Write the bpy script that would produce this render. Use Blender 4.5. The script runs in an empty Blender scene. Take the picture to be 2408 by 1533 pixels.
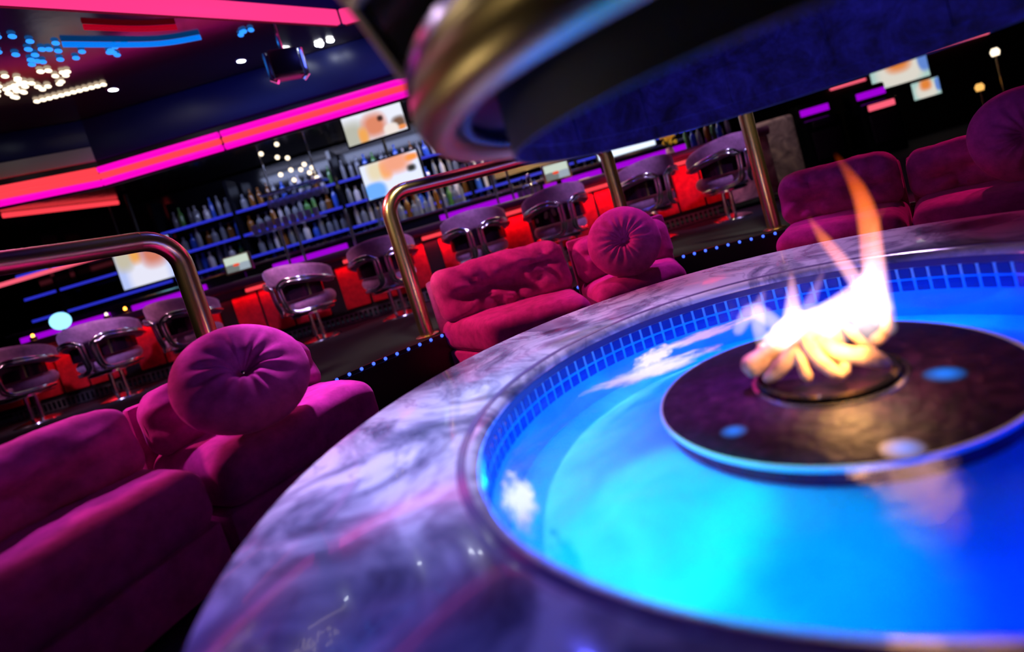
import bpy, bmesh, math, random
from mathutils import Vector, Matrix, noise
random.seed(7)
PI = math.pi
S = bpy.context.scene
C = S.collection
V = Vector
# ------------------------------------------------------------------ materials
def mat(name, col=(.5, .5, .5), rough=.5, metal=0.0, emit=None, es=1.0, sheen=0.0, sheen_tint=None, coat=0.0, spec=None, alpha=None, trans=0.0):
    m = bpy.data.materials.new(name); m.use_nodes = True
    b = m.node_tree.nodes['Principled BSDF']
    b.inputs['Base Color'].default_value = (*col, 1)
    b.inputs['Roughness'].default_value = rough
    b.inputs['Metallic'].default_value = metal
    if emit:
        b.inputs['Emission Color'].default_value = (*emit, 1)
        b.inputs['Emission Strength'].default_value = es
    if sheen:
        b.inputs['Sheen Weight'].default_value = sheen
        b.inputs['Sheen Roughness'].default_value = .35
        b.inputs['Sheen Tint'].default_value = (*(sheen_tint or col), 1)
    if coat: b.inputs['Coat Weight'].default_value = coat
    if spec is not None: b.inputs['Specular IOR Level'].default_value = spec
    if alpha is not None: b.inputs['Alpha'].default_value = alpha
    if trans: b.inputs['Transmission Weight'].default_value = trans
    return m
def nodes(m): return m.node_tree.nodes, m.node_tree.links, m.node_tree.nodes['Principled BSDF']
def N(m, t, **k):
    n = m.node_tree.nodes.new(t)
    for a, v in k.items():
        if a in n.inputs: n.inputs[a].default_value = v
        else: setattr(n, a, v)
    return n
def ramp(m, stops, interp='LINEAR'):
    n = m.node_tree.nodes.new('ShaderNodeValToRGB'); r = n.color_ramp; r.interpolation = interp
    while len(r.elements) < len(stops): r.elements.new(.5)
    for e, (p, c) in zip(r.elements, stops): e.position = p; e.color = (*c, 1)
    return n
def bump(m, scale, strength, dist=.01, detail=4, coord='Object', src=None):
    ns, ln, b = nodes(m)
    tc = N(m, 'ShaderNodeTexCoord')
    if src is None:
        src = N(m, 'ShaderNodeTexNoise', Scale=scale, Detail=detail)
        ln.new(tc.outputs[coord], src.inputs['Vector'])
    bp = N(m, 'ShaderNodeBump', Strength=strength, Distance=dist)
    ln.new(src.outputs[0], bp.inputs['Height']); ln.new(bp.outputs[0], b.inputs['Normal'])
    return tc, src
def colnoise(m, scale, stops, detail=5, dist=0.0, coord='Object', rough=.5):
    ns, ln, b = nodes(m)
    tc = N(m, 'ShaderNodeTexCoord'); t = N(m, 'ShaderNodeTexNoise', Scale=scale, Detail=detail, Distortion=dist, Roughness=rough)
    ln.new(tc.outputs[coord], t.inputs['Vector'])
    r = ramp(m, stops); ln.new(t.outputs[0], r.inputs[0]); ln.new(r.outputs[0], b.inputs['Base Color'])
    return t

def velvet(name, col, tint, sheen=.8):
    m = mat(name, col, .85, sheen=sheen, sheen_tint=tint, spec=.2)
    ns, ln, b = nodes(m)
    tc = N(m, 'ShaderNodeTexCoord')
    t = N(m, 'ShaderNodeTexNoise', Scale=14, Detail=6, Roughness=.65); ln.new(tc.outputs['Object'], t.inputs['Vector'])
    r = ramp(m, [(.3, tuple(c * .62 for c in col)), (.7, tuple(min(1, c * 1.2) for c in col))])
    ln.new(t.outputs[0], r.inputs[0]); ln.new(r.outputs[0], b.inputs['Base Color'])
    t2 = N(m, 'ShaderNodeTexNoise', Scale=260, Detail=2); ln.new(tc.outputs['Object'], t2.inputs['Vector'])
    bp = N(m, 'ShaderNodeBump', Strength=.25, Distance=.002); ln.new(t2.outputs[0], bp.inputs['Height']); ln.new(bp.outputs[0], b.inputs['Normal'])
    return m
M = {}
M['pink_velvet'] = velvet('pink_velvet', (.50, .05, .36), (1, .4, .8), .28)
M['mauve_velvet'] = velvet('mauve_velvet', (.50, .24, .46), (.85, .6, .95), .6)
M['smoked_panel'] = mat('smoked_panel', (.02, .006, .018), .12)
M['chrome'] = mat('chrome', (.88, .88, .92), .18, 1.0)
M['brass'] = mat('brass', (.90, .70, .36), .26, 1.0)
M['brass_aged'] = mat('brass_aged', (.40, .32, .15), .32, 1.0)
bump(M['brass_aged'], 9, .12, .01)
M['black_gloss'] = mat('black_gloss', (.006, .006, .01), .12)
M['black_satin'] = mat('black_satin', (.008, .008, .012), .45)
M['black_plastic'] = mat('black_plastic', (.012, .012, .014), .35)
M['carpet'] = mat('carpet', (.006, .010, .022), .9); bump(M['carpet'], 120, .6, .004)
M['riser'] = mat('riser', (.006, .006, .012), .25)
M['wall'] = mat('wall_dark', (.012, .008, .016), .5)
M['mirror_ceiling'] = mat('mirror_ceiling', (.10, .075, .06), .16, .8); bump(M['mirror_ceiling'], 3, .1, .02)
M['bronze_ceiling'] = mat('bronze_ceiling', (.30, .22, .15), .16, 1.0); bump(M['bronze_ceiling'], 7, .2, .02)
M['fascia'] = mat('fascia_blue', (.010, .014, .10), .4)  # blue light on the dark fascia put into its colour
M['cream'] = mat('pale_cream', (.62, .55, .42), .5)
M['tray'] = mat('tray_blue', (.02, .02, .12), .5)
M['hood_inside'] = mat('hood_inside', (.3, .3, .36), .75, spec=.2)
colnoise(M['hood_inside'], 7, [(.38, (.003, .003, .025)), (.5, (.010, .010, .10)), (.68, (.028, .028, .25))], 12, .4, rough=.8)  # the pool's mottled blue light put into the hood wall's colour
M['hood_black'] = mat('hood_black', (.004, .004, .006), .55)
M['soffit_purple'] = mat('soffit_purple', (.035, .012, .04), .28, .2); bump(M['soffit_purple'], 6, .1, .02)
M['bead'] = mat('bead_trim', (.015, .015, .05), .3)
M['steel_trim'] = mat('steel_trim', (.62, .55, .6), .36, 1.0)
M['tile'] = mat('tile_blue', (.012, .02, .20), .12)
M['grout'] = mat('grout', (.30, .32, .45), .7)
M['pool_floor'] = mat('pool_floor', (.85, .88, .9), .6, spec=.2)
colnoise(M['pool_floor'], 5, [(.3, (.10, .50, .78)), (.6, (.18, .66, .95))], 6, .6)  # the pool's blue light partly put into the floor's colour
M['disc'] = mat('disc_stone', (.035, .012, .04), .42, spec=.22)
colnoise(M['disc'], 26, [(.35, (.012, .003, .024)), (.6, (.035, .007, .05)), (.8, (.09, .03, .09))], 8, .5)
bump(M['disc'], 34, .5, .012, 8)
M['edge_glow'] = mat('disc_edge', (.8, .85, .9), .4)
M['lip_reflection'] = mat('lip_reflection', (.05, .025, .10), .15)  # dark purple reflection on the marble's edge put into this colour
M['marble_edge'] = mat('marble_edge', (.2, .15, .3), .1)
M['log'] = mat('ceramic_log', (.75, .5, .28), .8)
colnoise(M['log'], 18, [(.3, (.3, .16, .07)), (.5, (.8, .5, .26)), (.75, (.95, .75, .5))], 5, .3)
M['red_velvet'] = velvet('red_panel_velvet', (.7, .012, .03), (1, .1, .12), .4)
M['counter'] = mat('counter_gloss', (.05, .014, .05), .18, coat=.4)
M['counter_pad'] = mat('padded_vinyl', (.10, .025, .085), .38)
M['grille'] = mat('vent_grille', (.35, .35, .4), .35, .8)
M['stone'] = mat('pier_stone', (.4, .3, .28), .7)
colnoise(M['stone'], 6, [(.3, (.12, .08, .10)), (.5, (.34, .25, .25)), (.7, (.6, .46, .40))], 8, 1.0)
M['glass'] = mat('bottle_glass', (.30, .32, .40), .06, trans=.0, alpha=.6, spec=.9)
M['glass_amber'] = mat('amber_glass', (.22, .08, .015), .08, spec=.8)
M['glass_green'] = mat('green_glass', (.08, .25, .06), .08, spec=.8)
M['glass_blue'] = mat('blue_glass', (.04, .12, .7), .08, spec=.8)
M['white_label'] = mat('frosted_white', (.6, .56, .62), .25)
M['cap'] = mat('bottle_cap', (.5, .4, .25), .3, .8)
M['shelf_glass'] = mat('shelf_glass', (.05, .05, .12), .1)
M['flower'] = mat('yellow_petal', (.9, .6, .03), .6)
M['leaf'] = mat('leaf_green', (.08, .2, .04), .6)
M['vase'] = mat('pink_vase', (.85, .5, .55), .25)
M['gold_panel'] = mat('gold_panel', (.75, .55, .25), .3, .9); bump(M['gold_panel'], 25, .5, .02)
def glow(name, col, s): return mat(name, (0.0, 0.0, 0.0), .5, emit=col, es=s)
M['neon_pink'] = glow('neon_pink', (1, .04, .24), 1.1)
M['cove_off'] = mat('cove_off', (.05, .01, .03), .3)
M['neon_magenta'] = glow('neon_magenta', (1, .0, .55), 1.1)
M['neon_red'] = glow('neon_red', (1, .05, .07), 1.1)
M['neon_purple'] = glow('neon_purple', (.50, .0, .95), .7)
M['led_blue'] = glow('led_blue', (.05, .12, 1), 2.2)
M['strip_blue'] = glow('strip_blue', (.04, .05, 1), .6)
M['glint_blue'] = glow('glint_blue', (.02, .25, 1), 1.6)
M['bulb_and_glint_warm'] = glow('bulb_and_glint_warm', (1, .82, .6), 2.2)
M['glint_white'] = glow('glint_white', (.85, .92, 1), 20)
M['bulb_orange'] = glow('bulb_orange', (1, .3, .03), 8)
M['globe'] = glow('globe_glow', (.28, .75, 1), 1.7)
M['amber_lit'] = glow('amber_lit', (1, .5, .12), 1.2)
M['pink_lit'] = glow('pink_lit', (1, .12, .2), 1.0)
M['blue_glow'] = glow('blue_glow', (.0, .2, 1), 1.1)  # soft glow for the blue spots added to the disc
m = M['blue_glow']; ns, ln, b = nodes(m)
tc = N(m, 'ShaderNodeTexCoord'); vm = N(m, 'ShaderNodeVectorMath', operation='DISTANCE'); vm.inputs[1].default_value = (.5, .5, .5); sp = N(m, 'ShaderNodeVectorMath', operation='MULTIPLY'); sp.inputs[1].default_value = (1, 1, 0)
sp2 = N(m, 'ShaderNodeVectorMath', operation='ADD'); sp2.inputs[1].default_value = (0, 0, .5)
ln.new(tc.outputs['Generated'], sp.inputs[0]); ln.new(sp.outputs[0], sp2.inputs[0]); ln.new(sp2.outputs[0], vm.inputs[0])
rp = ramp(m, [(.1, (1,) * 3), (.5, (0,) * 3)]); ln.new(vm.outputs['Value'], rp.inputs[0]); ln.new(rp.outputs[0], b.inputs['Emission Strength'])
M['streak_red'] = glow('streak_red', (.5, .0, .015), .7)
M['streak_blue'] = glow('streak_blue', (.0, .2, .9), 1.0)

# marble
m = M['marble'] = mat('marble', (.7, .7, .8), .13, coat=.3)
ns, ln, b = nodes(m)
tc = N(m, 'ShaderNodeTexCoord')
n1 = N(m, 'ShaderNodeTexNoise', Scale=3.0, Detail=9, Roughness=.58, Distortion=1.1); ln.new(tc.outputs['Object'], n1.inputs['Vector'])
r1 = ramp(m, [(.30, (.07, .08, .13)), (.40, (.24, .25, .35)), (.48, (.50, .50, .60)), (.53, (.80, .80, .88)), (.66, (.93, .93, .98))]); ln.new(n1.outputs[0], r1.inputs[0])
n2 = N(m, 'ShaderNodeTexNoise', Scale=2.7, Detail=7, Distortion=1.4); ln.new(tc.outputs['Object'], n2.inputs['Vector'])
r2 = ramp(m, [(.475, (1, 1, 1)), (.495, (.34, .30, .42)), (.505, (.34, .30, .42)), (.525, (1, 1, 1))]); ln.new(n2.outputs[0], r2.inputs[0])
mx = N(m, 'ShaderNodeMix', data_type='RGBA', blend_type='MULTIPLY'); mx.inputs[0].default_value = .42
ln.new(r1.outputs[0], mx.inputs[6]); ln.new(r2.outputs[0], mx.inputs[7]); ln.new(mx.outputs[2], b.inputs['Base Color'])

# water: tinted transparent body with a Fresnel reflecting, rippled surface
m = M['water'] = bpy.data.materials.new('water'); m.use_nodes = True
ns, ln = m.node_tree.nodes, m.node_tree.links; ns.clear()
out = N(m, 'ShaderNodeOutputMaterial'); mixs = N(m, 'ShaderNodeMixShader'); tr = N(m, 'ShaderNodeBsdfTransparent'); gl = N(m, 'ShaderNodeBsdfGlossy', Roughness=.06)
tr.inputs[0].default_value = (.72, .9, 1, 1)
fr = N(m, 'ShaderNodeFresnel', IOR=1.33)
tc = N(m, 'ShaderNodeTexCoord'); nz = N(m, 'ShaderNodeTexNoise', Scale=16, Detail=6, Roughness=.6); ln.new(tc.outputs['Object'], nz.inputs['Vector'])
bp = N(m, 'ShaderNodeBump', Strength=.12, Distance=.02); ln.new(nz.outputs[0], bp.inputs['Height'])
for n_ in (gl, fr): ln.new(bp.outputs[0], n_.inputs['Normal'])
ln.new(fr.outputs[0], mixs.inputs[0]); ln.new(tr.outputs[0], mixs.inputs[1]); ln.new(gl.outputs[0], mixs.inputs[2]); ln.new(mixs.outputs[0], out.inputs[0])

# water glints: reflections painted as white patches with a broken, wispy outline
def water_glint_mat(name, dens):
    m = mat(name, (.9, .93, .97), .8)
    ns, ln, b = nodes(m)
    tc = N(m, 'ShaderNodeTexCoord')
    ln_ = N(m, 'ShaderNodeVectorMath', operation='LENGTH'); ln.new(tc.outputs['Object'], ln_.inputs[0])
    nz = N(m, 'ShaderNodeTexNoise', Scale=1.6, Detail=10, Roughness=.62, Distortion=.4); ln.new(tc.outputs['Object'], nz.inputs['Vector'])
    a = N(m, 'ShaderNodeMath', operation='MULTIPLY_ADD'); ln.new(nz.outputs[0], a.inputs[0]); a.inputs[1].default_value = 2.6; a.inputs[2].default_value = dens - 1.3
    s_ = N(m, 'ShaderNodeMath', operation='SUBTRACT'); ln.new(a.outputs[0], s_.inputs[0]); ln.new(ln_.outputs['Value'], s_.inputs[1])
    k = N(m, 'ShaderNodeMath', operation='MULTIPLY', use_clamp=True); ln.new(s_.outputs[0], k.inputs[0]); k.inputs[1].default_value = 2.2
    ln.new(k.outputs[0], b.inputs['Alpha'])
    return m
M['water_glint'] = water_glint_mat('water_glint', .92)

# flame: glowing gas, blue-white low down and orange at the tips
def flame_mat(name, k=1.0):
    m = bpy.data.materials.new(name); m.use_nodes = True
    ns, ln = m.node_tree.nodes, m.node_tree.links; ns.clear()
    out = N(m, 'ShaderNodeOutputMaterial'); em = N(m, 'ShaderNodeEmission')
    g = N(m, 'ShaderNodeNewGeometry'); sx = N(m, 'ShaderNodeSeparateXYZ'); ln.new(g.outputs['Position'], sx.inputs[0])
    mr = N(m, 'ShaderNodeMapRange'); mr.inputs[1].default_value = .44; mr.inputs[2].default_value = .92; ln.new(sx.outputs[2], mr.inputs[0])
    r = ramp(m, [(0, (1, .75, .75)), (.22, (1, .72, .9)), (.42, (1, .36, .34)), (.55, (1, .22, .06)), (.8, (1, .13, .01)), (1, (.7, .06, .0))])
    ln.new(mr.outputs[0], r.inputs[0]); ln.new(r.outputs[0], em.inputs[0])
    r2 = ramp(m, [(0, (.35,) * 3), (.12, (1,) * 3), (.4, (.9,) * 3), (.7, (.8,) * 3), (1, (.3,) * 3)]); ln.new(mr.outputs[0], r2.inputs[0])
    mu = N(m, 'ShaderNodeMath', operation='MULTIPLY'); mu.inputs[1].default_value = 34 * k; ln.new(r2.outputs[0], mu.inputs[0]); ln.new(mu.outputs[0], em.inputs[1])
    ln.new(em.outputs[0], out.inputs['Volume'])
    return m
M['flame'] = flame_mat('flame'); M['flame_soft'] = flame_mat('flame_soft', .42)

# lit screens: a picture made of soft colour patches on a plate spanning x and z
def screen(name, base, blobs, s=1.0):
    m = mat(name, (0, 0, 0), .3)
    ns, ln, b = nodes(m)
    tc = N(m, 'ShaderNodeTexCoord'); sep = N(m, 'ShaderNodeSeparateXYZ'); ln.new(tc.outputs['Generated'], sep.inputs[0])
    cur = None
    for (cx, cz, rx, rz, col, soft) in blobs:
        d = []
        for ax, c_, r_ in ((0, cx, rx), (2, cz, rz)):
            q = N(m, 'ShaderNodeMath', operation='SUBTRACT'); ln.new(sep.outputs[ax], q.inputs[0]); q.inputs[1].default_value = c_
            q2 = N(m, 'ShaderNodeMath', operation='DIVIDE'); ln.new(q.outputs[0], q2.inputs[0]); q2.inputs[1].default_value = r_
            q3 = N(m, 'ShaderNodeMath', operation='POWER'); q4 = N(m, 'ShaderNodeMath', operation='ABSOLUTE'); ln.new(q2.outputs[0], q4.inputs[0]); ln.new(q4.outputs[0], q3.inputs[0]); q3.inputs[1].default_value = 2.6
            d.append(q3)
        ad = N(m, 'ShaderNodeMath', operation='ADD'); ln.new(d[0].outputs[0], ad.inputs[0]); ln.new(d[1].outputs[0], ad.inputs[1])
        mr = N(m, 'ShaderNodeMapRange'); mr.inputs[1].default_value = 1 + soft; mr.inputs[2].default_value = 1 - soft; ln.new(ad.outputs[0], mr.inputs[0])
        mx = N(m, 'ShaderNodeMix', data_type='RGBA'); ln.new(mr.outputs[0], mx.inputs[0])
        if cur is None: mx.inputs[6].default_value = (*base, 1)
        else: ln.new(cur, mx.inputs[6])
        mx.inputs[7].default_value = (*col, 1); cur = mx.outputs[2]
    ln.new(cur, b.inputs['Emission Color']); b.inputs['Emission Strength'].default_value = s
    return m

# ------------------------------------------------------------------ mesh helpers
class MB:
    def __init__(s): s.bm = bmesh.new()
    def box(s, c, d, rz=0, bev=0, seg=2, rot=None):
        r = bmesh.ops.create_cube(s.bm, size=1); vs = r['verts']
        mt = Matrix.Translation(V(c)) @ (rot if rot else Matrix.Rotation(rz, 4, 'Z')) @ Matrix.Diagonal((*d, 1))
        bmesh.ops.transform(s.bm, matrix=mt, verts=vs)
        if bev:
            es = list({e for v in vs for e in v.link_edges})
            bmesh.ops.bevel(s.bm, geom=es, offset=bev, segments=seg, profile=.5, affect='EDGES')
        return s
    def grid(s, rows, close_u=False, close_v=False):
        R = [[s.bm.verts.new(p) for p in row] for row in rows]
        nu, nv = len(R), len(R[0])
        for i in range(nu if close_u else nu - 1):
            for j in range(nv if close_v else nv - 1):
                q = [R[i][j], R[(i + 1) % nu][j], R[(i + 1) % nu][(j + 1) % nv], R[i][(j + 1) % nv]]
                if len(set(q)) == 4:
                    try: s.bm.faces.new(q)
                    except ValueError: pass
        return R
    def lathe(s, prof, n=48, c=(0, 0, 0), a0=0, a1=2 * PI, closed=False):
        full = abs(a1 - a0 - 2 * PI) < 1e-6
        k = n if full else n + 1
        rows = [[(c[0] + r * math.cos(a0 + (a1 - a0) * i / n), c[1] + r * math.sin(a0 + (a1 - a0) * i / n), c[2] + z) for (r, z) in prof] for i in range(k)]
        R = s.grid(rows, close_u=full, close_v=closed)
        if not full and closed:
            for row in (R[0], R[-1]):
                try: s.bm.faces.new(row)
                except ValueError: pass
        bmesh.ops.remove_doubles(s.bm, verts=[v for r in R for v in r], dist=1e-6)
        return s
    def tube(s, pts, r, n=10, closed=False, cap=True):
        pts = [V(p) for p in pts]; k = len(pts)
        rr = r if isinstance(r, (list, tuple)) else [r] * k
        T = []
        for i in range(k):
            a = pts[(i - 1) % k] if (closed or i > 0) else pts[i]; b_ = pts[(i + 1) % k] if (closed or i < k - 1) else pts[i]
            T.append((b_ - a).normalized())
        u = T[0].orthogonal().normalized(); rows = []
        for i in range(k):
            u = (u - T[i] * u.dot(T[i])).normalized(); w = T[i].cross(u)
            rows.append([pts[i] + (u * math.cos(2 * PI * j / n) + w * math.sin(2 * PI * j / n)) * rr[i] for j in range(n)])
        R = s.grid(rows, close_u=closed, close_v=True)
        if cap and not closed:
            for row in (R[0], R[-1]):
                try: s.bm.faces.new(row)
                except ValueError: pass
        return s
    def ball(s, c, r, u=12, v=8, sc=(1, 1, 1)):
        q = bmesh.ops.create_uvsphere(s.bm, u_segments=u, v_segments=v, radius=r)
        bmesh.ops.transform(s.bm, matrix=Matrix.Translation(V(c)) @ Matrix.Diagonal((*sc, 1)), verts=q['verts']); return s
    def prism(s, poly, z0, z1, bev=0):
        lo = [s.bm.verts.new((x, y, z0)) for x, y in poly]; hi = [s.bm.verts.new((x, y, z1)) for x, y in poly]
        k = len(poly); fs = [s.bm.faces.new(lo[::-1]), s.bm.faces.new(hi)]
        for i in range(k): fs.append(s.bm.faces.new([lo[i], lo[(i + 1) % k], hi[(i + 1) % k], hi[i]]))
        if bev: bmesh.ops.bevel(s.bm, geom=list({e for f in fs for e in f.edges}), offset=bev, segments=2, profile=.5, affect='EDGES')
        return s
    def obj(s, name, m, parent=None, loc=(0, 0, 0), rz=0, smooth=True, ang=40):
        bmesh.ops.recalc_face_normals(s.bm, faces=s.bm.faces)
        me = bpy.data.meshes.new(name); s.bm.to_mesh(me); s.bm.free()
        me.materials.append(m if not isinstance(m, str) else M[m])
        if smooth:
            me.shade_smooth(); me.set_sharp_from_angle(angle=math.radians(ang))
        o = bpy.data.objects.new(name, me); C.objects.link(o); o.location = loc; o.rotation_euler = (0, 0, rz)
        if parent: o.parent = parent
        return o
def tag(o, label, cat, group=None, kind=None):
    o['label'] = label; o['category'] = cat
    if group: o['group'] = group
    if kind: o['kind'] = kind
    return o
def thing(name, label, cat, loc=(0, 0, 0), rz=0, group=None):
    o = bpy.data.objects.new(name, None); C.objects.link(o); o.location = loc; o.rotation_euler = (0, 0, rz); o.empty_display_size = .05
    return tag(o, label, cat, group)
def struct(o): o['kind'] = 'structure'; return o
KIDS = {}
def copy_tree(o, parent=None):
    c = o.copy(); C.objects.link(c)
    if parent: c.parent = parent
    for ch in [x for x in bpy.data.objects if x.parent == o]: copy_tree(ch, c)
    return c
def lerp(a, b, t): return a + (b - a) * t
def pol(r, deg, z=None):
    a = math.radians(deg); p = (r * math.cos(a), r * math.sin(a))
    return p if z is None else (*p, z)
def spline(P, n=8):
    P = [V(p) for p in P]; out = []
    for i in range(len(P) - 1):
        p0 = P[max(i - 1, 0)]; p1 = P[i]; p2 = P[i + 1]; p3 = P[min(i + 2, len(P) - 1)]
        for k in range(n):
            t = k / n
            out.append(.5 * ((2 * p1) + (p2 - p0) * t + (2 * p0 - 5 * p1 + 4 * p2 - p3) * t * t + (3 * p1 - p0 - 3 * p2 + p3) * t ** 3))
    out.append(P[-1]); return out

# ------------------------------------------------------------------ camera
F = 1289.13; W_, H_ = 2408, 1533
pitch = math.radians(4.21); roll = math.radians(-16.35)
CAM = V((-.60788, -1.36812, .97))
fwd = V((0, math.cos(pitch), -math.sin(pitch))); rt = V((1, 0, 0)); up = rt.cross(fwd)
r2_ = rt * math.cos(roll) + up * math.sin(roll); u2_ = up * math.cos(roll) - rt * math.sin(roll)
cam = bpy.data.cameras.new('camera'); co = bpy.data.objects.new('camera', cam); C.objects.link(co)
rot = Matrix((r2_, u2_, -fwd)).transposed()
co.matrix_world = Matrix.Translation(CAM) @ rot.to_4x4()
cam.sensor_fit = 'HORIZONTAL'; cam.sensor_width = 36; cam.lens = F / W_ * 36
cam.shift_x = -71.8 / W_; cam.shift_y = -170.1 / W_
cam.clip_start = .02
cam.dof.use_dof = True; cam.dof.focus_distance = 2.9; cam.dof.aperture_fstop = .72
S.camera = co

# ------------------------------------------------------------------ setting
FZ = .35; CZ = 3.3
mb = MB(); mb.lathe([(2.8, FZ), (13, FZ), (13, FZ - .3), (2.8, FZ - .3)], 96, closed=True)
struct(mb.obj('floor', 'carpet'))
mb = MB(); mb.lathe([(.001, 0), (2.85, 0), (2.85, -.05), (.001, -.05)], 96, closed=True)
struct(mb.obj('floor_pit', 'carpet'))
mb = MB(); mb.lathe([(2.775, 0), (2.775, FZ - .02), (2.80, FZ - .004), (2.80, 0)], 128, closed=True)
struct(mb.obj('trim_1', 'riser'))
for nm, c, d in (('wall_back', (0, 8.7, 1.7), (20, .2, 3.6)), ('wall_left', (-9.6, 1, 1.7), (.2, 15.4, 3.6)), ('wall_right', (9.6, 1, 1.7), (.2, 15.4, 3.6)), ('wall_front', (0, -6.6, 1.7), (19, .2, 3.6))):
    struct(MB().box(c, d).obj(nm, 'wall', smooth=False))
# mirrored ceiling with an eight-sided raised tray over the pit
OA = [113.8 + 45 * i for i in range(8)]
mb = MB(); OR = 4.71
inner = [pol(OR, a) for a in OA]
def sqp(a):
    c_, s_ = math.cos(math.radians(a)), math.sin(math.radians(a)); k = 9.6 / max(abs(c_), abs(s_)); return (c_ * k, s_ * k)
angs = sorted({a % 360 for a in OA} | {45, 135, 225, 315})
def octr(a):
    k = (a - 113.8) % 45 - 22.5; return OR * math.cos(math.radians(22.5)) / math.cos(math.radians(k))
rows = [[(*pol(octr(a), a), CZ), (*sqp(a), CZ), (*sqp(a), CZ + .1), (*pol(octr(a), a), CZ + .1)] for a in angs]
mb.grid(rows, close_u=True, close_v=True)
struct(mb.obj('ceiling', 'mirror_ceiling', smooth=False))
mb = MB()
ring = lambda r, z: [(*pol(r, a), z) for a in OA]
mb.grid([ring(OR + .02, CZ + .05), ring(OR + .02, CZ + .6), ring(.02, CZ + .6)], close_v=True)
mb.grid([ring(OR + .1, CZ + .05), ring(OR + .1, CZ + .7), ring(.02, CZ + .7)], close_v=True)
struct(mb.obj('ceiling_tray', 'tray', smooth=False))
t = thing('neon_cove', 'pink lit cove band edging the eight-sided ceiling tray', 'ceiling light', (0, 0, CZ))
for i in range(8):
    a, b_ = V(pol(OR - .03, OA[i], 0)), V(pol(OR - .03, OA[(i + 1) % 8], 0)); d = b_ - a; mid = (a + b_) / 2
    MB().box((mid.x, mid.y, .085), (d.length - .03, .05, .15), math.atan2(d.y, d.x), .015).obj('neon_band', 'neon_pink' if i in (0, 7) else 'cove_off', t)
    MB().box((a.x, a.y, .085), (.035, .07, .17), math.radians(OA[i])).obj('end_cap', 'black_satin', t)

# ------------------------------------------------------------------ fire table
RA, RB, RW = 1.449, .90, .905
ZT, ZW = .45, .356
t = tbl = thing('fire_table', 'round marble-topped fire pit table with a glowing blue pool and dark stone island', 'fire pit', (0, 0, 0))
mb = MB(); mb.lathe([(RB + .025, ZT - .002), (RB + .06, ZT), (RA - .012, ZT), (RA - .003, ZT - .004), (RA, ZT - .014), (RA, ZT - .05), (RA - .01, ZT - .056), (RB, ZT - .056), (RB, ZT - .028), (RB + .007, ZT - .012)], 160, closed=True)
mb.obj('marble_top', 'marble', t)
MB().lathe([(RB + .03, ZT + .0006), (RB + .052, ZT + .0006), (RB + .052, ZT - .002), (RB + .03, ZT - .002)], 160, closed=True).obj('inlay_ring', 'marble_edge', t)
MB().lathe([(RB - .0015, ZT - .055), (RB + .003, ZT - .055), (RB + .003, ZT - .029), (RB - .0015, ZT - .029)], 160, closed=True).obj('inner_lip', 'lip_reflection', t)
MB().lathe([(1.25, ZT - .056), (1.25, .05), (1.15, .05), (1.15, 0), (1.1, 0), (1.1, ZT - .06)], 96, closed=True).obj('pedestal', 'black_satin', t)
MB().lathe([(RW + .002, ZT - .05), (RW + .02, ZT - .05), (RW + .02, .12), (.001, .12), (.001, .31), (.45, .31), (.6, .28), (.82, .20), (.88, .22), (RW + .002, .30)], 120, closed=True).obj('basin', 'pool_floor', t)
MB().lathe([(RW + .003, ZT - .052), (RW + .012, ZT - .052), (RW + .012, .30), (RW + .003, .30)], 160, closed=True).obj('grout_band', 'grout', t)
mb = MB(); NT = 116
for k in range(NT):
    a = 2 * PI * k / NT
    mb.box(((RW + .003) * math.cos(a), (RW + .003) * math.sin(a), .373), (.008, .0425, .042), a, .004, 1)
    mb.box(((RW + .003) * math.cos(a), (RW + .003) * math.sin(a), .326), (.008, .0425, .042), a, .004, 1)
mb.obj('tile_course', 'tile', t)
MB().lathe([(.425, ZW), (RW + .001, ZW)], 128).obj('water', 'water', t)
MB().lathe([(.001, ZW + .004), (.416, ZW + .004), (.424, ZW), (.426, ZW - .012), (.42, .312), (.001, .312)], 120).obj('island', 'disc', t)
MB().lathe([(.4245, ZW + .0015), (.429, ZW + .001), (.431, ZW - .006), (.4255, ZW - .012)], 120, closed=True).obj('island_rim', 'edge_glow', t)
for p, r in (((-.300, -.144), .022), ((-.068, -.392), .026), ((.191, -.164), .03)):  # added glowing spots standing in for blue light on the disc
    MB().lathe([(.001, .0024), (r, .0018), (r * 1.5, .0008)], 32, (*p, ZW + .004)).obj('glow_spot', 'blue_glow', t)
MB().lathe([(.150, 0), (.166, 0), (.170, .008), (.166, .016), (.150, .016), (.146, .008)], 72, (.005, 0, ZW + .004), closed=True).obj('burner_ring', 'black_gloss', t)
MB().lathe([(.172, 0), (.186, 0), (.184, .006), (.174, .006)], 72, (.005, 0, ZW + .003), closed=True).obj('trim_ring', 'chrome', t)
def water_glint(loc, sx, sy, rz, mt='water_glint'):  # white reflections laid on the water as flat patches
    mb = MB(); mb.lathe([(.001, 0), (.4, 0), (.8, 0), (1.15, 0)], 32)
    o = mb.obj('water_glint_patch', mt, tbl, loc, rz); o.scale = (sx, sy, 1); return o
water_glint((-.36, .43, ZW + .002), .24, .085, math.radians(12))
water_glint((-.33, .56, ZW + .0025), .13, .075, math.radians(60))
water_glint((-.12, .64, ZW + .003), .22, .06, math.radians(14))
water_glint((-.815, -.16, ZW + .002), .15, .045, math.radians(103))

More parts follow.
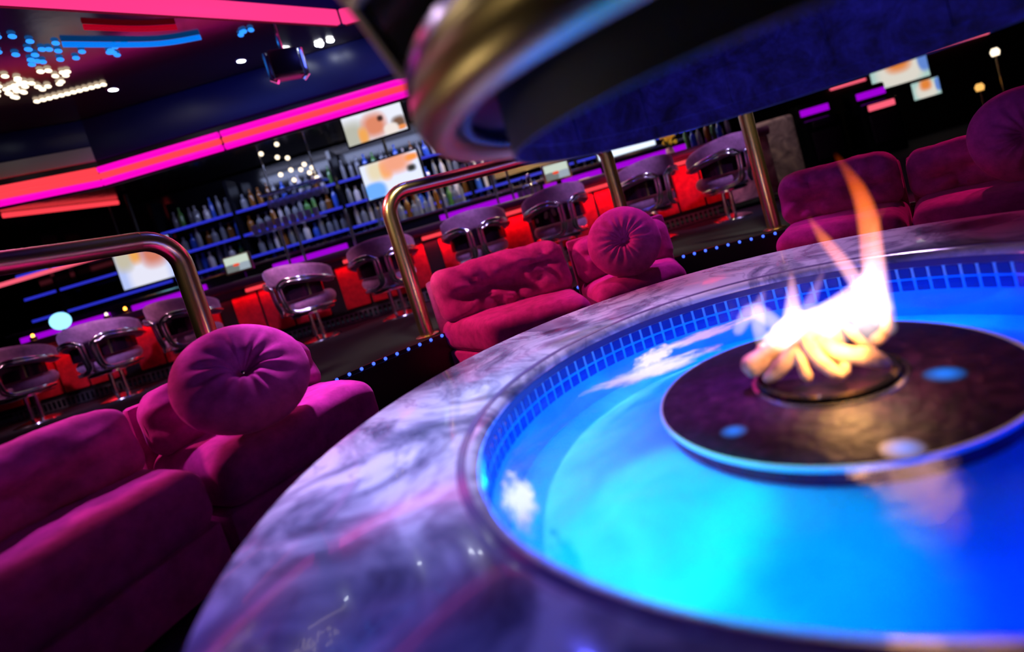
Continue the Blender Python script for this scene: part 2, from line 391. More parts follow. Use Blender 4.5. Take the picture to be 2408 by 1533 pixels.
# ------------------------------------------------------------------ logs and flames
LOGS = {'A': [[-.184, .056, .418], [-.12, .053, .428], [-.043, .052, .465]],
 'B': [[-.142, .02, .385], [-.072, -.001, .437], [-.018, -.003, .474], [.007, -.003, .494]],
 'C': [[-.007, .003, .493], [.008, -.026, .449], [.033, -.059, .428], [.068, -.085, .418], [.115, -.095, .386]],
 'D': [[-.033, -.007, .48], [-.025, -.054, .424], [.001, -.099, .386]],
 'E': [[-.054, .002, .463], [-.067, -.058, .386]],
 'F': [[.038, -.05, .426], [.013, -.083, .386]],
 'G': [[.088, .016, .47], [.116, -.008, .413], [.129, -.024, .386]],
 'H': [[.150, .04, .386], [.187, -.0, .44], [.178, -.01, .51]],
 'I': [[-.1, .11, .45], [-.113, .083, .386]],
 'J': [[.055, .008, .48], [.075, .03, .386]]}
LR = {'A': (.030, .03, .018), 'B': (.022, .02, .018, .014), 'C': (.018, .02, .022, .024, .018), 'D': (.02, .019, .015), 'E': (.016, .014), 'F': (.014, .012), 'G': (.014, .013, .012), 'H': (.016, .015, .014), 'I': (.016, .014), 'J': (.015, .014)}
LL = {'A': 'thick blunt glowing fire log sticking out at the left of the burner', 'B': 'long fire log leaning from the left of the burner ring to the peak',
      'C': 'longest bent fire log sloping down to the right over the black ring', 'D': 'fire log running from the peak straight toward the front of the ring',
      'E': 'short thin fire log under the left side of the peak', 'F': 'stubby fire log propping the bent right-hand log from below',
      'G': 'slim forked fire log behind the dark hollow of the pile', 'H': 'upright fire log at the far right edge of the burner inside the flame',
      'I': 'short upright fire log at the back left of the burner', 'J': 'small fire log standing behind the peak of the pile'}
for k, P in LOGS.items():
    pts = spline(P, 5); n = len(pts); rad = []
    for i in range(n):
        f_ = i / (n - 1) * (len(LR[k]) - 1); j = min(int(f_), len(LR[k]) - 2)
        e = min(1, .45 + 4 * min(i, n - 1 - i) / n)
        rad.append(lerp(LR[k][j], LR[k][j + 1], f_ - j) * e)
    mb = MB(); mb.tube(pts, rad, 12)
    for v in mb.bm.verts: v.co += V((noise.noise(v.co * 40), noise.noise(v.co * 40 + V((9, 0, 0))), noise.noise(v.co * 40 + V((0, 9, 0))))) * .004
    tag(mb.obj('fire_log', 'log', ang=80), LL[k], 'fire log', 'ceramic logs in the fire')
FL = {'a': [[[.139, -.062, .48], [.148, -.066, .605], [.161, -.072, .729], [.156, -.069, .815], [.131, -.058, .905]], (.02, .026, .024, .017, .002), 1],
 'b': [[[.134, -.038, .54], [.105, -.025, .635], [.079, -.013, .703], [.059, -.004, .768]], (.022, .017, .014, .002), 1],
 'c': [[[-.042, .019, .479], [-.029, .013, .557], [-.013, .006, .65]], (.04, .02, .002), 1],
 'd': [[[-.02, .009, .486], [.008, -.003, .555], [.055, -.025, .638]], (.03, .016, .002), 0],
 'e': [[[-.098, .098, .46], [-.093, .096, .537], [-.063, .083, .6]], (.02, .02, .004), 0],
 'f': [[[-.06, .045, .46], [.017, .014, .490], [.09, -.018, .538], [.144, -.042, .6]], (.05, .046, .03, .006), 1],
 'g': [[[.125, -.012, .45], [.14, -.018, .535], [.17, -.032, .635]], (.03, .03, .006), 1],
 'h': [[[.176, -.024, .44], [.182, -.026, .501], [.175, -.023, .58]], (.018, .016, .003), 0],
 'i': [[[.152, -.068, .66], [.176, -.078, .72], [.199, -.089, .757]], (.006, .007, .001), 0],
 'j': [[[-.10, .068, .46], [-.04, .04, .482], [.001, .033, .487], [.058, .007, .490]], (.02, .045, .045, .02), 1],
 'k': [[[.168, -.042, .50], [.179, -.047, .637], [.186, -.05, .72]], (.02, .016, .002), 0],
 'l': [[[-.15, .122, .5], [-.10, .1, .55], [-.041, .084, .48]], (.014, .024, .02), 0],
 'm': [[[.05, .0, .45], [.09, -.01, .50], [.13, -.03, .55]], (.03, .04, .02), 0]}
fl = thing('fire', 'tall orange and white gas flame leaping from the logs on the stone island', 'fire', (0, 0, .45))
for k, (P, R_, st) in FL.items():
    pts = spline([V(p) - V((0, 0, .45)) for p in P], 6); n = len(pts); rad = []
    for i in range(n):
        f_ = i / (n - 1) * (len(R_) - 1); j = min(int(f_), len(R_) - 2); rad.append(max(.0008, lerp(R_[j], R_[j + 1], f_ - j)))
    q = pts[0] - (pts[1] - pts[0]).normalized() * rad[0] * .8
    MB().tube([q] + pts, [rad[0] * .35] + rad, 14).obj('flame_tongue', 'flame' if st else 'flame_soft', fl, ang=90)

# ------------------------------------------------------------------ hood over the fire
HX, HY = .122, -.145
h = thing('fireplace_hood', 'huge round brass-rimmed hood hanging over the fire pit, dark outside and lit blue inside', 'fireplace hood', (HX, HY, 1.1))
MB().lathe([(.727, 0), (.727, .5), (.731, .5), (.731, .0)], 128, closed=True).obj('skirt_outside', 'hood_black', h)
mb = MB(); mb.lathe([(.724, .002), (.724, .045), (.719, .047), (.719, .30), (.5, .62), (.3, .9)], 128)
for k in range(14):
    a = 2 * PI * (k + .3) / 14
    mb.box((.716 * math.cos(a), .716 * math.sin(a), .17), (.004, .012, .25), a)
mb.obj('skirt_inside', 'hood_inside', h)
MB().lathe([(.7235, .001), (.727, -.0015), (.731, .001), (.727, .003)], 128, closed=True).obj('skirt_lip', 'hood_black', h)
MB().lathe([(.731, .16), (.79, .13), (.832, .10), (.832, .12), (.79, .15), (.731, .18)], 96, closed=True).obj('soffit', 'soffit_purple', h)
mb = MB()
for k in range(12):
    a = 2 * PI * k / 12
    mb.box((.79 * math.cos(a), .79 * math.sin(a), .128), (.095, .008, .01), a, rot=Matrix.Rotation(a, 4, 'Z') @ Matrix.Rotation(math.radians(27), 4, 'Y'))
mb.obj('soffit_seams', 'black_satin', h)
mb = MB()
for k in range(130):
    a = 2 * PI * k / 130; mb.ball((.812 * math.cos(a), .812 * math.sin(a), .088), .016, 8, 6)
mb.obj('bead_trim', 'bead', h)
prof = [(.868 + .042 * math.cos(x) * (1 if math.cos(x) > 0 else .95), .105 + .058 * math.sin(x)) for x in [2 * PI * i / 20 for i in range(20)]]
MB().lathe(prof, 160, closed=True).obj('brass_rim', 'brass_aged', h)
MB().lathe([(.892, .150), (.907, .158), (.904, .172), (.88, .172)], 128, closed=True).obj('rim_bead', 'chrome', h)
def oct_ring(r, z, off=15): return [V((*pol(r, off + 45 * i), z)) for i in range(8)]
cz = [(.90, .165), (.95, .30), (1.02, .42), (1.04, .95), (.9, 2.75)]
mb = MB(); mb.grid([oct_ring(r, z) for r, z in cz], close_v=True)
mb.obj('canopy', 'black_gloss', h, smooth=False)
for i in range(8):
    mb = MB(); mb.tube([oct_ring(r + .004, z)[i] for r, z in cz], .012, 8)
    mb.obj('corner_rib', 'steel_trim', h)
for r, z in cz[1:4]:
    mb = MB(); mb.tube(oct_ring(r + .004, z), .012, 8, closed=True); mb.obj('canopy_rail', 'steel_trim', h)

# ------------------------------------------------------------------ cushions, sofas, pillows
def cushion(name, quad, z0, z1, parent, mt='pink_velvet', r=.07, puff=.03, n=26, buttons=(), lean=0.0, wob=.006, seed=0, front=0.0):
    A, B_, Cc, D = [V((*p, 0)) for p in quad]   # front-left, front-right, back-right, back-left
    L = ((B_ - A).length + (Cc - D).length) / 2; Dp = ((D - A).length + (Cc - B_).length) / 2; Hh = z1 - z0
    hx, hy, hz = L / 2, Dp / 2, Hh / 2; r = min(r, hz * .98, hy * .98)
    bm = bmesh.new(); q = bmesh.ops.create_cube(bm, size=2)
    bmesh.ops.subdivide_edges(bm, edges=bm.edges[:], cuts=n - 1, use_grid_fill=True)
    for v in bm.verts:
        s_ = [math.sin(c * PI / 2) if False else c for c in v.co]
        p = V((s_[0] * hx, s_[1] * hy, s_[2] * hz))
        # push grid lines toward the edges so the rounding is smooth
        for i, hh in enumerate((hx, hy, hz)):
            c = s_[i]; f_ = .55; p[i] = hh * (c * (1 - f_) + math.copysign(1 - (1 - abs(c)) ** 2, c) * f_)
        inn = V([max(-(hh - r), min(hh - r, p[i])) for i, hh in enumerate((hx, hy, hz))])
        d = p - inn
        if d.length > 1e-9: p = inn + d.normalized() * min(r, max(abs(x) for x in d) if False else r)
        u, w, z = p.x / hx, p.y / hy, p.z / hz
        pf = puff * (1 - u ** 4) * (1 - w ** 4)
        if z > 0: p.z += pf * z
        p.y -= front * (1 - u ** 4) * (1 - z * z) * (1 if w < 0 else 0) * abs(w)
        if w < -.2:
            for (bu, bz, bd, bs) in buttons:
                dx, dz = (u - bu) * hx, (z - bz) * hz; rr = math.hypot(dx, dz); th = math.atan2(dz, dx)
                p.y += bd * math.exp(-(rr / bs) ** 2) + bd * .42 * math.cos(6 * th + seed + bu * 7) * math.exp(-((rr - bs * .9) / (bs * .9)) ** 2) * -w
                p.y += bd * .6 * math.exp(-(dz / (bs * .35)) ** 2) * math.exp(-(rr / (bs * 3)) ** 2)
        nn = noise.noise(V((p.x * 6 + seed * 3.1, p.y * 6, p.z * 7))) + .5 * noise.noise(V((p.x * 15 + seed, p.y * 15, p.z * 15)))
        p += V((0, -wob * nn if w < 0 else wob * nn, wob * nn))
        u, w = p.x / hx, p.y / hy
        a = A.lerp(B_, (u + 1) / 2); b_ = D.lerp(Cc, (u + 1) / 2); g = a.lerp(b_, (w + 1) / 2)
        back = (D + Cc - A - B_).normalized()
        z_ = z0 + hz + p.z
        v.co = g + back * lean * (z_ - z0) + V((0, 0, z_))
    mb = MB.__new__(MB); mb.bm = bm
    return mb.obj(name, mt, parent, ang=80)
def off(a, b_, d):
    a, b_ = V(a), V(b_); n_ = V((-(b_ - a).y, (b_ - a).x)).normalized(); return (a.x + n_.x * d, a.y + n_.y * d), (b_.x + n_.x * d, b_.y + n_.y * d)

def sofa(label, segs, ends=(True, True), back=.62, depth=.38, zb=.72):
    """segs: list of front edges (left, right) as one sits facing them from the table; n points away from the table"""
    t = thing('sofa', label, 'sofa')
    for i, sg in enumerate(segs):
        A, B_ = sg['f']
        D, Cc = sg.get('b') or off(A, B_, back)
        A2, B2 = [V((*p, 0)).lerp(V((*q, 0)), .04) for p, q in ((A, D), (B_, Cc))]
        mb = MB(); mb.prism([(A2.x, A2.y), (B2.x, B2.y), Cc, D], .02, .22, .015); mb.obj('base', 'pink_velvet', t)
        cushion('seat_cushion', [A, B_, Cc, D], .215, sg.get('zs', .425), t, r=.075, puff=.025, seed=i + len(label), front=.01)
        fr = depth / back
        bl = V((*A, 0)).lerp(V((*D, 0)), fr); br = V((*B_, 0)).lerp(V((*Cc, 0)), fr)
        bl2 = V((*A, 0)).lerp(V((*D, 0)), .93); br2 = V((*B_, 0)).lerp(V((*Cc, 0)), .93)
        cushion('back_cushion', [bl[:2], br[:2], br2[:2], bl2[:2]], .415, sg.get('zc', .74), t, r=.085, puff=.02, buttons=sg.get('bt', ((-.4, .0, .055, .11), (.4, .05, .055, .11))), lean=.22, wob=.014, seed=i * 2 + 1 + len(label), front=.035)
        o1, o2 = off(D, Cc, .0); p1, p2 = off(D, Cc, .07)
        mb = MB(); mb.prism([o1, o2, p2, p1], .05, zb, .02); mb.obj('back_panel', 'pink_velvet', t)
    return t
sofa('crimson velvet sofa with tufted back cushions between the marble table and two bar stools',
     [dict(f=[(-1.05, 1.87), (-.41, 1.80)], b=[(-1.46, 2.46), (-.47, 2.46)], zc=.765, bt=((-.38, -.05, .075, .10), (.1, -.05, .06, .1), (.6, .3, .05, .09))),
      dict(f=[(-.37, 1.845), (.21, 1.955)], b=[(-.43, 2.46), (.28, 2.47)], zc=.70, bt=((-.15, .35, .06, .09),))])
sofa('magenta velvet sofa in the near left foreground beside the marble ledge',
     [dict(f=[(-1.97, .60), (-1.55, 1.24)], b=[(-2.50, .95), (-2.05, 1.62)], zc=.69, zs=.44),
      dict(f=[(-2.32, -.45), (-1.985, .57)], b=[(-2.85, -.30), (-2.52, .92)], zc=.71, zs=.44)], zb=.66)
sofa('dark crimson velvet sofa behind the flame at the right of the table',
     [dict(f=[(.72, 1.86), (1.27, 1.48)], b=[(1.10, 2.42), (1.68, 2.02)], zc=.73),
      dict(f=[(1.29, 1.465), (1.83, .92)], b=[(1.70, 2.0), (2.28, 1.42)], zc=.69)], zb=.66)

def pillow(label, loc, R, T, nrm, pleats=15, seed=0, button=None, spin=0):
    """round gathered pillow: nrm is the way its face looks"""
    bm = bmesh.new(); nr, na = 26, 90
    mb = MB.__new__(MB); mb.bm = bm
    def pt(i, k, sgn):
        rho = i / nr; th = 2 * PI * k / na
        e = math.sin(rho * PI / 2); rad = R * e
        thick = T * (max(0, 1 - e ** 2.6)) ** .5 * (1 - .82 * math.exp(-(e / .20) ** 2))
        pl = .5 + .5 * math.cos(pleats * th + 1.5 * noise.noise(V((math.cos(th) * 2 + seed, math.sin(th) * 2, 0))) * 2 + seed)
        thick *= 1 - .13 * (1 - pl) * math.exp(-((e - .38) / .34) ** 2)
        rad *= 1 + .02 * noise.noise(V((math.cos(th) * 1.5, math.sin(th) * 1.5, seed * 5.0)))
        return V((rad * math.cos(th), rad * math.sin(th), sgn * thick))
    rows = [[pt(i, k, 1) for k in range(na)] for i in range(1, nr + 1)] + [[pt(i, k, -1) for k in range(na)] for i in range(nr - 1, 0, -1)]
    Rr = mb.grid(rows, close_v=True)
    for row in (Rr[0], Rr[-1]): bm.faces.new(row)
    q = V((0, 0, 1)).rotation_difference(V(nrm).normalized()).to_matrix().to_4x4() @ Matrix.Rotation(spin, 4, 'Z')
    bmesh.ops.transform(bm, matrix=q, verts=bm.verts[:])
    o = mb.obj('round_pillow', 'pink_velvet', None, loc, ang=80)
    tag(o, label, 'pillow', 'round gathered pillows')
    nn = V(nrm).normalized()
    mb = MB(); mb.ball((0, 0, 0), .016, 12, 8); b_ = mb.obj('button', button or 'pink_velvet', o, nn * (T * .2)); return o
pillow('round gathered pink pillow standing on the right end of the middle sofa', (-.10, 2.04, .648), .228, .10, (-.16, -.90, .36), 17, 1, spin=1.2)
pillow('round purple pillow with a shiny centre button, blurred on the near left sofa', (-1.95, .90, .665), .262, .10, (.50, -.55, .62), 13, 2, button='chrome')
pillow('dark crimson round pillow at the right edge behind the flame', (1.86, 1.33, .665), .238, .105, (-.62, -.75, .1), 15, 3)

# ------------------------------------------------------------------ brass guard rails and LED step edge
def rail(label, a0, a1, R=2.96, zt=1.40, r=.052):
    t = thing('guard_rail', label, 'railing', (*pol(R, (a0 + a1) / 2), FZ))
    base = V(t.location); n = 26; pts = []
    s = 1 if a1 > a0 else -1
    corner = .17; da = math.degrees(corner / R)
    def P(a, z): return V((*pol(R, a), z)) - base
    lp = [P(a0, FZ + .01), P(a0, .8), P(a0, zt - corner)] + [P(a0 + s * da * (1 - math.cos(x)), zt - corner + corner * math.sin(x)) for x in [PI / 2 * i / 8 for i in range(1, 9)]]
    rp = [P(a1, FZ + .01), P(a1, .8), P(a1, zt - corner)] + [P(a1 - s * da * (1 - math.cos(x)), zt - corner + corner * math.sin(x)) for x in [PI / 2 * i / 8 for i in range(1, 9)]]
    mid = [P(lerp(a0 + s * da, a1 - s * da, i / n), zt) for i in range(n + 1)]
    MB().tube(lp, r, 20).obj('post', 'brass', t); MB().tube(rp, r, 20).obj('post', 'brass', t)
    MB().tube(mid, r, 20).obj('top_rail', 'brass', t)
    for a in (a0, a1): MB().lathe([(.001, .012), (.075, .012), (.085, .006), (.085, 0), (.001, 0)], 24, P(a, FZ + .001)).obj('base_flange', 'brass', t)
    return t
rail('bent brass guard rail behind the middle sofa', 121.8, 88.3)
rail('bent brass guard rail at the left, rising behind the near purple pillow', 147.0, 205)
rail('brass guard rail at the right whose post stands beside the stone pier', 67.6, 35.0)
t = thing('led_strip', 'curved strip of blue dot lights along the edge of the raised floor', 'led strip', (0, 0, FZ))
MB().lathe([(2.78, -.02), (2.80, -.02), (2.80, .006), (2.78, .006)], 120, a0=math.radians(50), a1=math.radians(170), closed=True).obj('channel', 'riser', t)
for k in range(64):
    MB().ball((*pol(2.775, 54 + k * 1.72), -.004), .011, 8, 6).obj('led_bulb', 'led_blue', t)

# ------------------------------------------------------------------ bar stools
def make_stool():
    t = thing('bar_stool', '', 'bar stool', (0, 0, FZ))
    mb = MB(); mb.lathe([(.001, .05), (.05, .045), (.14, .03), (.2, .012), (.205, 0), (.001, 0)], 32); mb.obj('base_plate', 'chrome', t)
    for s in (-1, 1): MB().tube([(s * .05, 0, .03), (s * .05, 0, .33)], .022, 12).obj('leg', 'chrome', t)
    MB().lathe([(.001, .285), (.21, .285), (.225, .295), (.225, .31), (.21, .32), (.001, .32)], 40).obj('swivel_plate', 'chrome', t)
    MB().lathe([(.10, .325), (.245, .325), (.258, .337), (.245, .35), (.10, .35)], 40, closed=True).obj('seat_rim', 'chrome', t)
    mb = MB(); prof = []
    for i in range(13):
        x = PI / 2 - PI * i / 12
        prof.append((.205 + .06 * math.cos(x), .415 + .065 * math.sin(x)))
    mb.lathe([(.001, .484)] + prof + [(.001, .35)], 40); s = mb.obj('seat', 'mauve_velvet', t); s.scale = (1.06, .98, 1)
    # horseshoe back: thick padded band open toward the bar (+y)
    rows = []; n = 44
    for i in range(n + 1):
        f_ = i / n; a = math.radians(lerp(-205, 25, f_)); e = abs(f_ - .5) * 2
        endt = min(1, (1 - e) / .05) ** .5 if e > .95 else 1
        top = lerp(.835, .70, e ** 2.0); bot = lerp(.635, .545, e ** 1.5); th = .055 * (.35 + .65 * endt)
        hz = (top - bot) / 2 * (.55 + .45 * endt); zc = (top + bot) / 2; row = []
        for j in range(16):
            x = 2 * PI * j / 16; cx, sx = math.cos(x), math.sin(x)
            px = math.copysign(abs(cx) ** .6, cx) * th; pz = math.copysign(abs(sx) ** .45, sx) * hz
            R = .275 + px + .02 * (pz / hz) * (1 - e)
            row.append((R * math.cos(a) * 1.04, R * math.sin(a), zc + pz))
        rows.append(row)
    mb = MB(); Rr = mb.grid(rows, close_v=True)
    for r in (Rr[0], Rr[-1]): mb.bm.faces.new(r)
    mb.obj('backrest', 'mauve_velvet', t, ang=70)
    mb = MB(); mb.lathe([(.285, .475), (.292, .475), (.292, .66), (.285, .66)], 30, a0=math.radians(-172), a1=math.radians(-8), closed=True)
    mb.obj('lower_back', 'smoked_panel', t)
    for s in (-1, 1):
        for dd in (0, 1):
            o_ = .032 * dd
            def A(da, R, z): a = math.radians(-90 + s * da); return (R * math.cos(a) * 1.04, R * math.sin(a), z)
            pts = [A(108, .335, .585), A(80, .343, .63 - o_ * .3), A(50, .348, .675 - o_), A(28, .352, .69 - o_), A(17 + o_ * 60, .353, .68 - o_ * 1.3), A(10 + o_ * 90, .353, .65 - o_ * .6), A(6 + o_ * 170, .348, .62), A(6 + o_ * 170, .335, .48), A(7 + o_ * 170, .318, .41), A(13 + o_ * 110, .30, .365 + o_ * .4), A(26, .285, .340 + o_ * .5), A(60, .265, .336 + o_ * .4), A(95, .255, .336)]
            MB().tube(spline(pts, 5), .0165, 10).obj('frame_tube', 'chrome', t)
    return t
proto = make_stool()
SX = [(-6.1, 4.28, 4, 'pink-lit bar stool cut off by the left edge of the photo'), (-5.2, 4.3, 16, 'blurred bar stool below the glowing blue globe lamp'),
      (-4.3, 4.3, -14, 'bar stool partly behind the bent left brass rail'), (-3.06, 4.3, -26, 'bar stool turned aside, second left of the middle brass rail'),
      (-2.2, 4.32, 12, 'bar stool just left of the middle brass post'), (-1.2, 4.3, 3, 'bar stool above the left half of the middle sofa'),
      (-.35, 4.3, 14, 'bar stool with torn cream patches on its back, above the middle sofa'), (.6, 4.3, 18, 'bar stool half behind the thin middle brass post, right of the round pillow'),
      (1.4, 4.32, 24, 'last bar stool on the right beside the stone pier')]
for i, (x, y, rz, lab) in enumerate(SX):
    o = proto if i == 0 else copy_tree(proto)
    o.location = (x, y, FZ); o.rotation_euler = (0, 0, math.radians(rz)); tag(o, lab, 'bar stool', 'chrome framed stools along the bar')
    if 'torn' in lab:
        for (a, z, w, hh, sk) in ((-38, .575, .06, .09, .02), (-22, .585, .055, .10, -.01), (-62, .545, .05, .06, .0)):
            aa = math.radians(-90 + a); rows = []
            for q in range(5):
                row = []
                for p_ in range(5):
                    u, w_ = p_ / 4 - .5, q / 4 - .5; k = 1 - .35 * (abs(u) + abs(w_))
                    ang = aa + (u * w * k + sk * w_) / .33; row.append((.295 * math.cos(ang), .295 * math.sin(ang), z + w_ * hh * k))
                rows.append(row)
            mb = MB(); mb.grid(rows); pt_ = mb.obj('torn_patch', 'cream', o); pt_['label'] = 'cream torn patch'

# ------------------------------------------------------------------ bar
BX0, BX1 = -7.2, 2.2
b = thing('bar_counter', 'long bar with padded dark purple edge, red velvet front and red neon tubes', 'bar counter', (0, 4.9, FZ))
cx = (BX0 + BX1) / 2; L = BX1 - BX0
MB().box((cx, .22, .805), (L, .62, .03), 0, .008).obj('counter_top', 'counter', b)
mb = MB(); mb.tube([(BX0, -.10, .79), (BX1, -.10, .79)], .05, 16); mb.obj('padded_edge', 'counter_pad', b)
MB().box((cx, .18, .43), (L, .44, .70), 0).obj('carcass', 'black_satin', b)
MB().box((cx, -.045, .72), (L, .03, .09), 0, .005).obj('apron', 'counter_pad', b)
x = BX0 + .05; k = 0
while x < 1.55:
    w = .30 if k % 3 else .42
    mb = MB(); mb.box((x + w / 2, -.055, .42), (w - .012, .03, .50), 0, .012); mb.obj('front_panel', 'red_velvet', b)
    x += w + (.17 if k % 3 == 0 else .012); k += 1
MB().box((1.9, -.06, .42), (.58, .04, .66), 0, .01).obj('end_panel', 'stone', b)
mb = MB()
for i in range(150): mb.box((BX0 + .3 + i * .056, -.047, .065), (.02, .012, .09))
mb.box((cx - .3, -.044, .018), (L - .8, .02, .012)); mb.box((cx - .3, -.044, .115), (L - .8, .02, .012))
mb.obj('vent_grille', 'grille', b)
for (x0, x1) in ((-6.6, -6.2), (-5.75, -5.3), (-4.85, -4.4), (-3.92, -3.55), (-2.78, -2.35), (-1.86, -1.45), (-.98, -.58), (-.0, .38), (.78, 1.24), (1.32, 1.62)):
    mb = MB(); mb.tube([(x0, -.085, .705), (x1, -.085, .705)], .021, 12); nt = mb.obj('neon_tube', 'neon_red', b)
    MB().tube([(x0 - .03, -.085, .705), (x0, -.085, .705)], .024, 12).obj('end_cap', 'black_plastic', nt)
mb = MB(); mb.box((2.5, 5.32, FZ + .45), (.46, .24, .92), 0, .05, 4)
tag(mb.obj('stone_pier', 'stone'), 'rounded slab of mottled stone closing the right end of the bar', 'pier')
# service counter behind the bartender with its purple lit front
s = thing('service_counter', 'low service counter behind the bar with purple glowing front', 'counter', (0, 5.95, FZ))
MB().box((-2.9, 0, .50), (9.2, .34, .99), 0, .01).obj('body', 'black_satin', s)
MB().box((-2.9, -.02, 1.01), (9.3, .40, .03), 0, .006).obj('counter_top', 'chrome', s)
for (x0, x1) in ((-7.4, -6.2), (-5.9, -4.9), (-4.0, -3.0), (-1.75, -.45), (-.35, .42), (.5, 1.6)):
    MB().box(((x0 + x1) / 2, -.185, .89), (x1 - x0, .03, .11), 0, .008).obj('lit_panel', 'neon_purple', s)
# shelving with blue edge lights
SHZ = [1.22, 1.52, 1.84, 2.18]
s = thing('back_bar_shelving', 'black back-bar shelving with blue lit shelf edges full of bottles', 'shelving', (0, 6.62, FZ))
MB().box((-2.9, .17, 1.2), (9.8, .06, 2.36)).obj('back_panel', 'black_gloss', s)
MB().box((-2.9, -.02, .42), (9.8, .42, .84), 0, .01).obj('cabinet', 'black_satin', s)
for z in SHZ:
    sh = MB().box((-2.9, -.02, z - FZ - .015), (9.8, .30, .03)).obj('shelf', 'shelf_glass', s)
    MB().box((-2.9, -.175, z - FZ - .015), (9.8, .012, .034)).obj('edge_light', 'strip_blue', sh)
for x in (-7.3, -5.7, -4.6, -3.1, -1.3, .2, 1.7): MB().box((x, -.06, 1.35), (.05, .26, 1.85)).obj('upright', 'black_gloss', s)
MB().box((-.2, -.20, 1.36), (1.5, .02, .24)).obj('gold_frieze', 'gold_panel', s)
# bottles
def bottle_mesh(kind):
    mb = MB()
    P = {'tall': [(.001, 0), (.034, 0), (.036, .01), (.036, .17), (.030, .195), (.014, .225), (.013, .27), (.016, .275), (.016, .285), (.001, .285)],
         'square': [(.001, 0), (.042, 0), (.044, .01), (.044, .14), (.036, .165), (.015, .185), (.014, .22), (.017, .225), (.017, .24), (.001, .24)],
         'slim': [(.001, 0), (.027, 0), (.029, .01), (.029, .19), (.02, .225), (.011, .25), (.011, .29), (.013, .3), (.001, .3)]}[kind]
    mb.lathe(P, 10 if kind != 'square' else 8)
    return mb
BOT = {}
for kind in ('tall', 'square', 'slim'):
    for mt in ('glass', 'glass_amber', 'glass_green', 'glass_blue', 'white_label'):
        BOT[kind, mt] = None
def put_bottle(kind, mt, loc, label, group):
    key = (kind, mt)
    if BOT[key] is None: o = BOT[key] = bottle_mesh(kind).obj('bottle', mt)
    else: o = BOT[key].copy(); C.objects.link(o)
    o.location = loc; o.rotation_euler = (0, 0, random.uniform(0, 6)); o.scale = (1, 1, random.uniform(.85, 1.08)); tag(o, label, 'bottle', group)
NMS = {'glass': 'clear', 'glass_amber': 'amber', 'glass_green': 'green', 'glass_blue': 'blue', 'white_label': 'frosted white'}
SHN = {0: 'lowest', 1: 'second lowest', 2: 'second highest', 3: 'top'}
for k, z in enumerate(SHZ):
    x = -5.6
    while x < 1.0:
        x += random.uniform(.092, .13)
        if any(abs(x - u) < .07 for u in (-5.7, -4.6, -3.1, -1.3, .2)) or -.95 < x < .55 and k in (1, 2): continue
        mt = random.choices(list(NMS), (6, 2, 1, 2 if k < 2 else 4, 3))[0]; kind = random.choice(('tall', 'square', 'slim'))
        put_bottle(kind, mt, (x, 6.56 + random.uniform(-.03, .03), z), f'{kind} {NMS[mt]} bottle on the {SHN[k]} blue-edged back-bar shelf', f'{kind} {NMS[mt]} bottles on the {SHN[k]} shelf')
for k in range(15):
    mt = random.choice(('glass', 'white_label', 'glass_amber', 'glass_green', 'glass')); kind = random.choice(('tall', 'slim', 'square'))
    put_bottle(kind, mt, (-2.55 + k * .082, 5.88 + random.uniform(-.04, .05), FZ + 1.026), f'{kind} {NMS[mt]} bottle in the front cluster right of the bent brass post', f'{kind} {NMS[mt]} bottles in the front cluster')

# bar canopy with triple neon band
c = thing('bar_canopy', 'dropped canopy over the bar with blue-lit fascia and pink and red neon band', 'canopy', (0, 4.75, 2.75))
poly = [(2.7, 0), (-4.97, 0), (-5.85, -.36), (-7.4, -1.3), (-9.4, -1.3), (-9.4, 2.05), (2.7, 2.05)]
mb = MB(); mb.prism(poly, 0, .02); mb.obj('underside', 'bronze_ceiling', c, smooth=False)
edge = [V((x, y, 0)) for x, y in poly[:5]]
def band(name, mt, z0, z1, out_, th, seg):
    for i in seg:
        a, b_ = edge[i], edge[i + 1]; d = b_ - a; n_ = V((d.y, -d.x, 0)).normalized() * -1; mid = (a + b_) / 2 + n_ * out_ * -1
        MB().box((mid.x, mid.y, (z0 + z1) / 2), (d.length, th, z1 - z0), math.atan2(d.y, d.x), min(.012, th * .3)).obj(name, mt, c)
band('fascia', 'fascia', .10, .55, -.02, .04, (0,))
band('fascia', 'fascia', .26, .55, -.02, .04, (1, 2, 3))
band('warm_lit_band', 'cream', .10, .26, -.02, .045, (1, 2, 3))  # warm light on the fascia's left bend painted as a paler strip
band('neon_backing', 'black_satin', -.20, .10, -.01, .02, (0, 1, 2, 3))
for i in range(3): 
    a, b_ = edge[i], edge[i + 1]; d = (b_ - a); n_ = V((d.y, -d.x, 0)).normalized()
    if n_.y > 0: n_ = -n_
    cuts = [0, .18, .5, .82, 1] if i == 0 else [0, 1]
    for q in range(len(cuts) - 1):
        for z, mt, r in ((-.005, 'neon_magenta', .034), (-.075, 'neon_red', .034), (-.145, 'neon_magenta', .034)):
            p0, p1 = a + d * cuts[q], a + d * cuts[q + 1]; e = d.normalized() * .02
            MB().tube([p0 + e + n_ * .05 + V((0, 0, z)), p1 - e + n_ * .05 + V((0, 0, z))], r, 10).obj('neon_tube', mt if i == 0 else ('neon_red' if mt == 'neon_magenta' and z > -.01 else mt), c)
MB().tube([(-5.96, 1.5, -.035), (-6.6, .5, -.035)], .03, 10).obj('neon_tube', 'neon_red', c)
MB().tube([(-6.0, 1.5, -.66), (-8.6, 1.5, -.66)], .03, 10).obj('neon_tube', 'pink_lit', c)
for x in (-6.1, -8.5): MB().tube([(x, 1.5, 0), (x, 1.5, -.66)], .01, 8).obj('hanger', 'black_satin', c)
